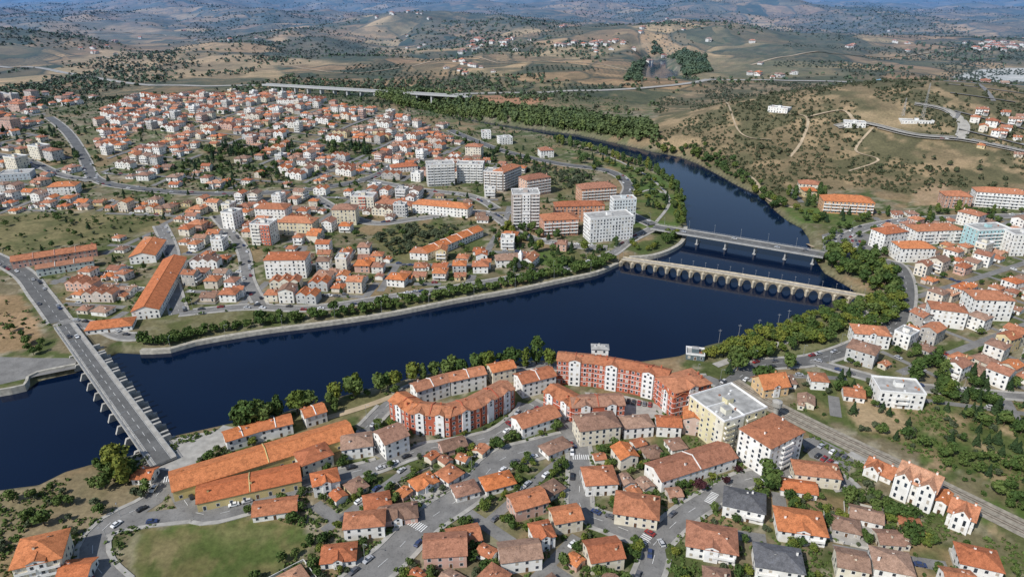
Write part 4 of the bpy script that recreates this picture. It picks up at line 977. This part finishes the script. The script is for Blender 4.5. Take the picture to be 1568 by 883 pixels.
tpoly([(1210,600),(1290,570),(1568,620),(1600,760),(1400,690),(1260,640)],150,['broad','shrub','olive','shrub','conifer'],.72)
tpoly([(1440,560),(1590,600),(1590,720),(1500,660)],65,['broad','conifer'],.85)
tpoly([(1480,760),(1600,800),(1600,720),(1400,680)],60,['shrub','broad'],.7)
tpoly([(1370,540),(1440,550),(1460,620),(1400,610)],25,['broad','poplar'],.9)
tpoly([(300,228),(370,222),(400,240),(330,250)],50,['conifer','broad'],1); tpoly([(500,225),(560,222),(570,236),(510,240)],30,['conifer','broad'],1)
tpoly([(380,225),(440,215),(470,250),(410,262)],40,['conifer','broad'],1); tpoly([(0,500),(60,500),(100,545),(0,545)],8,['broad'],.7)
tpoly([(270,240),(430,262),(460,288),(330,295),(250,285)],160,['broad','conifer','olive'],.8)
tpoly([(740,360),(800,350),(900,375),(960,360),(930,400),(760,440)],90,['broad','conifer','bank'],.75)
tpoly([(700,205),(850,250),(800,280),(700,240)],90,['broad','conifer'],.8); tpoly([(0,195),(100,200),(140,270),(0,235)],60,['broad','conifer','olive'],.9)
GA=[([(-60,150),(700,150),(960,300),(950,390),(620,450),(280,490),(0,420)],1900,['broad','olive','shrub','conifer','broad','shrub'],.68),
([(290,700),(560,650),(880,660),(1160,740),(1400,800),(1568,883),(1500,900),(380,900)],1500,['shrub','olive','broad','shrub','broad','yellow'],.55),
([(1340,340),(1600,335),(1600,600),(1290,560)],320,['broad','shrub'],.6)]
FW=PL(FLD); mark_poly(FW,4,-2)
for q,n,k,s_ in GA: tpoly(q,n,k,s_,7)
print('trees',ntr,time.time()-T0)
def mass(name,pts,Rr,Hr,nq,mat):
    n=len(pts); r=rng; z=hgt(pts[:,0],pts[:,1])
    R_=r.uniform(*Rr,n); Hh=R_*r.uniform(*Hr,n)
    e=r.normal(size=(n,nq,3)); e/=np.linalg.norm(e,axis=2)[:,:,None]; e[:,:,2]=np.abs(e[:,:,2])*1.3-.3
    pos=e*r.uniform(.6,1.1,(n,nq,1))*np.stack([R_,R_,Hh],1)[:,None,:]; c=pos+np.stack([pts[:,0],pts[:,1],z+Hh*.75],1)[:,None,:]
    nr=e+r.normal(size=e.shape)*.4; nr/=np.linalg.norm(nr,axis=2)[:,:,None]
    u=np.cross(nr,r.normal(size=e.shape)); u/=np.linalg.norm(u,axis=2)[:,:,None]; w=np.cross(nr,u)
    s_=(R_[:,None,None])*r.uniform(.28,.55,(n,nq,1))*(14/nq)**.35
    V=np.stack([c-u*s_-w*s_*.7,c+u*s_*.8-w*s_,c+u*s_+w*s_*.8,c-u*s_*.8+w*s_],2).reshape(-1,4,3)
    obj(name,quads_mesh(name,V,mat))
def free(q,bits):
    i=(q[:,0]-OX).astype(int); j=(q[:,1]-OY).astype(int); inn=(i>=0)&(i<ON)&(j>=0)&(j<OM)
    v=np.zeros(len(q),np.uint8); v[inn]=occ[i[inn],j[inn]]; return q[(v&bits)==0]
def scatter(px,n,bits=5,noise=None):
    W=PL(px); lo=W.min(0);hi=W.max(0); q=lo+(hi-lo)*rng.random((n,2)); q=q[inside(q[:,0],q[:,1],W)]
    q=free(q,bits)
    if noise: q=q[fbm(q[:,0]/noise[0],q[:,1]/noise[0],31,3)>noise[1]]
    return q
mass('riverside_woodland',scatter([(640,146),(700,155),(760,168),(880,176),(990,194),(1015,214),(1005,228),(940,214),(860,200),(760,188),(690,178),(620,160)],4600),(3.5,5.5),(1.4,2.0),34,MWD)
mass('poplar_plantation',scatter([(575,150),(600,146),(640,152),(700,163),(780,174),(900,190),(960,200),(955,212),(880,204),(800,194),(700,186),(620,168)],5200,0),(2.2,3.6),(2.0,3.0),26,MWB)
mass('hillside_scrub',scatter(hillp,15000,5,(60,.44)),(.8,2.0),(.6,.9),14,MSC)
mass('hillside_trees',scatter(hillp,1000,5,(90,.52)),(1.8,3.0),(1,1.4),20,MSC)
def clear(q,m=6):
    q=q[river_sd(q[:,0],q[:,1])>m]; q=free(q,7)
    va_,vb_=VIA; ex=vb_-va_; t=np.clip(((q-va_)@ex)/(ex@ex),0,1); d=np.linalg.norm(q-va_-t[:,None]*ex,axis=1)
    q=q[(d>50)|(q[:,1]>va_[1]+30)]
    return q[~inside(q[:,0],q[:,1],HILL)]
n=70000; yy=1100*np.exp(rng.random(n)*2.0); xx=(rng.random(n)*2-1)*.9*yy; q=np.stack([xx,yy],1)
q=clear(q[(fbm(xx/300,yy/300,41,5)+rng.random(n)*.22>.69)])
mass('distant_woodland',q[::2],(2.4,4.6),(.7,1.1),9,MWD); mass('distant_scrub',q[1::2],(2.2,4.6),(.6,.9),9,MSC)
n=50000; yy=1150*np.exp(rng.random(n)*1.3); xx=(rng.random(n)*2-1)*.9*yy; q=np.stack([np.round(xx/12)*12+rng.normal(size=n)*.8,np.round(yy/12)*12+rng.normal(size=n)*.8],1)
q=clear(q[(fbm(q[:,0]/170,q[:,1]/170,57,2)>.63)])
mass('distant_olive_groves',q,(1.6,2.5),(.8,1.1),9,MSC)
q=scatter([(955,124),(970,98),(1000,82),(1080,86),(1090,110),(1048,118),(1042,104),(1022,88),(993,88),(982,108),(983,126)],2400,5); q=q[river_sd(q[:,0],q[:,1])>8]
mass('lake_woodland',q,(3.5,6),(.8,1.2),22,MWD)
g=scatter([(-60,150),(960,150),(960,390),(620,450),(280,490),(0,520)],26000,7,(25,.48)); mass('garden_undergrowth',g,(.5,1.4),(.6,1.0),8,ML)
g=scatter([(0,740),(290,640),(1160,620),(1600,600),(1600,900),(0,900)],22000,7,(18,.5)); g=g[~inside(g[:,0],g[:,1],FW)]
mass('garden_undergrowth',g,(.3,.95),(.6,1.0),10,ML)
print('mass',time.time()-T0)
# ---------------------------------------------------------------- cars
def car_mesh(v):
    mb=MB(); prof=[(-2.1,.35),(-2.1,.85),(-1.95,1.0),(-1.3 if v!=1 else -1.95,1.05),(.75,1.0),(1.95,.82),(2.1,.6),(2.1,.35)]
    w=.86
    A=[(x,-w,z) for x,z in prof]; Bq=[(x,w,z) for x,z in prof]
    mb.face(A,0); mb.face(Bq[::-1],0)
    for i in range(len(prof)):
        j=(i+1)%len(prof); mb.face([A[j],A[i],Bq[i],Bq[j]],0)
    r0=-1.75 if v==1 else -1.35; cb=[(r0,1.02),(r0+.35,1.45),(.25,1.45),(.95,1.0)]
    lo=.8;hi=.66
    a=[(cb[0][0],-lo,cb[0][1]),(cb[1][0],-hi,cb[1][1]),(cb[2][0],-hi,cb[2][1]),(cb[3][0],-lo,cb[3][1])]; b_=[(x,-y,z) for x,y,z in a]
    mb.face(a,1); mb.face(b_[::-1],1); mb.face([a[0],a[1],b_[1],b_[0]],1); mb.face([a[2],a[3],b_[3],b_[2]],1); mb.face([a[1],a[2],b_[2],b_[1]],0)
    mb.box(a[1][0]-.02,a[2][0]+.02,-hi-.02,hi+.02,1.45,1.49,0)
    for x in (-1.3,1.3):
        for y in (-.9,.72):
            n=10; c=[(x+.32*math.cos(2*math.pi*k/n),y,.32+.32*math.sin(2*math.pi*k/n)) for k in range(n)]; d=[(p[0],y+.18,p[2]) for p in c]
            mb.face(c,2); mb.face(d[::-1],2)
            for k in range(n): mb.face([c[k],d[k],d[(k+1)%n],c[(k+1)%n]],2)
    return mb.mesh('car',[MCAR,MG,MTYRE])
CM=[car_mesh(0),car_mesh(1)]; CCOL=[(.5,.5,.5),(.75,.75,.74),(.03,.03,.035),(.12,.12,.13),(.25,.03,.03),(.04,.06,.14),(.4,.41,.43),(.75,.75,.75),(.06,.06,.065)]
nc=0
def car(x,y,z,rz,name='parked_car'):
    global nc
    obj(name,random.choice(CM),(x,y,z),rz,1.05,random.choice(CCOL)); nc+=1
for k,(p,w,pv,mkk) in enumerate(ROADS):
    if not pv: continue
    n,d=normals(p)
    for i in range(1,len(p)-1):
        if p[i,1]>800: continue
        rz=math.atan2(d[i,1],d[i,0]); z=max(float(hgt(*p[i])[0]),0)+.10+.005*k
        if random.random()<.32:
            s_=random.choice((-1,1)); q=p[i]+n[i]*s_*(w/2-1.1); car(q[0],q[1],z,rz+(math.pi if s_>0 else 0))
        elif random.random()<.06:
            s_=random.choice((-1,1)); q=p[i]+n[i]*s_*1.8; car(q[0],q[1],z,rz+(math.pi if s_>0 else 0),'moving_car')
for p,w in STREETS:
    n,d=normals(p)
    for i in range(1,len(p)-1):
        if p[i,1]<800 and random.random()<.25:
            s_=random.choice((-1,1)); q=p[i]+n[i]*s_*(w/2-.9); car(q[0],q[1],float(hgt(*p[i])[0])+.06+(.2 if p[:,1].max()>650 else 0),math.atan2(d[i,1],d[i,0]))
def lot(px0,px1,rows,gap=9):
    a,b=PL([px0,px1]); u=(b-a)/np.linalg.norm(b-a); v=np.array([-u[1],u[0]]); ll=np.linalg.norm(b-a)
    for r_ in range(rows):
        for i in range(int(ll/2.8)):
            if random.random()<.8:
                q=a+u*i*2.8+v*r_*gap; car(q[0],q[1],.1,math.atan2(v[1],v[0])+random.choice([0,math.pi]))
lot((1268,382),(1335,388),4); lot((1235,690),(1290,718),2,8); lot((905,607),(1005,622),1); lot((650,590),(760,570),1); lot((780,650),(835,622),1)
a,L,rz,z=NB; u=np.array([math.cos(rz),math.sin(rz)]); v=np.array([-u[1],u[0]])
for t,s_ in ((.75,-1),(.9,1),(.5,1),(.2,-1)): q=a+u*L*t+v*s_*2; car(q[0],q[1],z+.03,rz,'moving_car')
a,L,rz,z=DB; u=np.array([math.cos(rz),math.sin(rz)]); v=np.array([-u[1],u[0]])
for t,s_ in ((.1,-1),(.12,1)): q=a+u*L*t+v*s_*1.8; car(q[0],q[1],z+.02,rz,'moving_car')
# ---------------------------------------------------------------- lamps, walls, poles
mb=MB(); mb.cyl(0,0,-.3,.5,.16,.12,8,0); mb.cyl(0,0,.5,7.5,.09,.06,8,0); mb.limb((0,0,7.4),(1.6,0,7.9),.06,.05,0,6); mb.box(1.3,2.1,-.14,.14,7.85,7.98,0); LM=mb.mesh('lamp',[MMET])
for k,(p,w,pv,mkk) in enumerate(ROADS):
    if not pv: continue
    n,d=normals(p)
    for i in range(2,len(p),6):
        if p[i,1]<600:
            q=p[i]+n[i]*(w/2+.8)
            if not at_occ(*q)&6: obj('street_lamp',LM,(q[0],q[1],float(hgt(*q)[0])),math.atan2(-n[i,1],-n[i,0]))
for q in (sp+nn*sg*1.2)[::5]: obj('street_lamp',LM,(q[0],q[1],-.6),random.choice([0,1.5]))
def wallmesh(w,d):
    mb=MB(); t=.1; h=1.3
    mb.box(-w/2,-1.5,-d/2-t,-d/2+t,-1,h,0); mb.box(1.5,w/2,-d/2-t,-d/2+t,-1,h,0); mb.box(-w/2,w/2,d/2-t,d/2+t,-1,h,0)
    mb.box(-w/2-t,-w/2+t,-d/2+t,d/2-t,-1,h-.02,0); mb.box(w/2-t,w/2+t,-d/2+t,d/2-t,-1,h-.02,0)
    for x in(-1.5,1.5): mb.box(x-.25,x+.25,-d/2-.25,-d/2+.25,-1,h+.3,0)
    mb.face([(-w/2+t,-d/2+t,.33),(w/2-t,-d/2+t,.33),(w/2-t,0,.33),(-w/2+t,0,.33)],1)
    return mb.mesh('garden_wall',[MW,MPAV])
WM=[wallmesh(15,17),wallmesh(17,18),wallmesh(14,15)]
for o in list(col.objects):
    if o.name.startswith(('villa_house','small_house','old_cottage')) and o.location.y<520 and random.random()<.6:
        x_,y_=o.location.x,o.location.y
        c_,s_=math.cos(o.rotation_euler.z),math.sin(o.rotation_euler.z)
        if any(at_occ(x_+c_*a-s_*b,y_+s_*a+c_*b)&5 for a,b in ((-7,-8),(7,-8),(7,8),(-7,8),(0,-8),(0,8))): continue
        obj('garden_wall',random.choice(WM),(x_,y_,o.location.z+random.uniform(-.25,-.1)),o.rotation_euler.z,1,random.choice([(.6,.58,.53),(.35,.33,.3),(.7,.69,.66)]))
mb=MB(); mb.cyl(0,0,-1,7,1.4,1.3,16,0); mb.cyl(0,0,7,7.6,1.3,2.4,16,0); mb.cyl(0,0,7.6,10,2.4,2.4,16,0); mb.cyl(0,0,10,10.8,2.5,.3,16,0)
p=P([1186],[640])[0]; obj('water_tower',mb.mesh('water_tower',[MCON]),(p[0],p[1],0))
mb=MB(); mb.cyl(0,0,-3,9,.15,.08,6,0); mb.box(-1,1,-.1,.1,7.9,8.1,0); MM=mb.mesh('mast',[MMET])
for (x_,y_) in ((1130,520),(1160,512),(1190,503),(1205,497),(1100,528)):
    q=PW([(x_,y_)])[0]; obj('flag_mast',MM,(q[0],q[1],-1))
def pylon(px,py,h):
    mb=MB()
    for sx in(-1,1):
        for sy in (-1,1): mb.limb((sx*1.5,sy*1.5,-1),(sx*.3,sy*.3,h),.14,.08,0,4)
    for i in range(6):
        t=i/6; w=1.5-1.2*t
        for a_,b_ in (((-w,-w),(w,-w)),((w,-w),(w,w)),((w,w),(-w,w)),((-w,w),(-w,-w))): mb.limb((a_[0],a_[1],h*t),(b_[0]*.85,b_[1]*.85,h*(t+1/6)),.06,.06,0,4)
    p=P([px],[py])[0]; obj('radio_mast',mb.mesh('radio_mast',[MMET]),(p[0],p[1],float(hgt(*p)[0])))
pylon(1412,182,42); pylon(1382,178,22)
# ---------------------------------------------------------------- light, sky, camera
elev=math.radians(45); az=math.radians(-132)
sd=(math.sin(az)*math.cos(elev),math.cos(az)*math.cos(elev),math.sin(elev))
w=bpy.data.worlds.new('World'); scene.world=w; w.use_nodes=True; nt_=w.node_tree
sk=nt_.nodes.new('ShaderNodeTexSky'); sk.sky_type='NISHITA'; sk.sun_disc=False; sk.sun_elevation=elev; sk.sun_rotation=az; sk.air_density=1.0; sk.dust_density=.6
bg=nt_.nodes['Background']; bg.inputs[1].default_value=.115; nt_.links.new(sk.outputs[0],bg.inputs[0])
L_=bpy.data.lights.new('sun','SUN'); L_.energy=4.2; L_.angle=math.radians(.55); L_.color=(1,.965,.905)
lo=obj('sun',L_,(0,0,500)); lo.rotation_euler=Vector(sd).to_track_quat('Z','Y').to_euler()
cam=bpy.data.cameras.new('camera'); cam.sensor_width=36; cam.lens=36*FPX/1568; cam.clip_end=100000; cam.clip_start=1
co=obj('camera',cam,(0,0,CH)); co.rotation_euler=(math.radians(90)-PITCH,0,0); scene.camera=co
scene.view_settings.view_transform='Standard'; scene.view_settings.look='None'; scene.view_settings.exposure=0
print('done houses',nh,'trees',ntr,'cars',nc,'objs',len(bpy.data.objects),time.time()-T0)
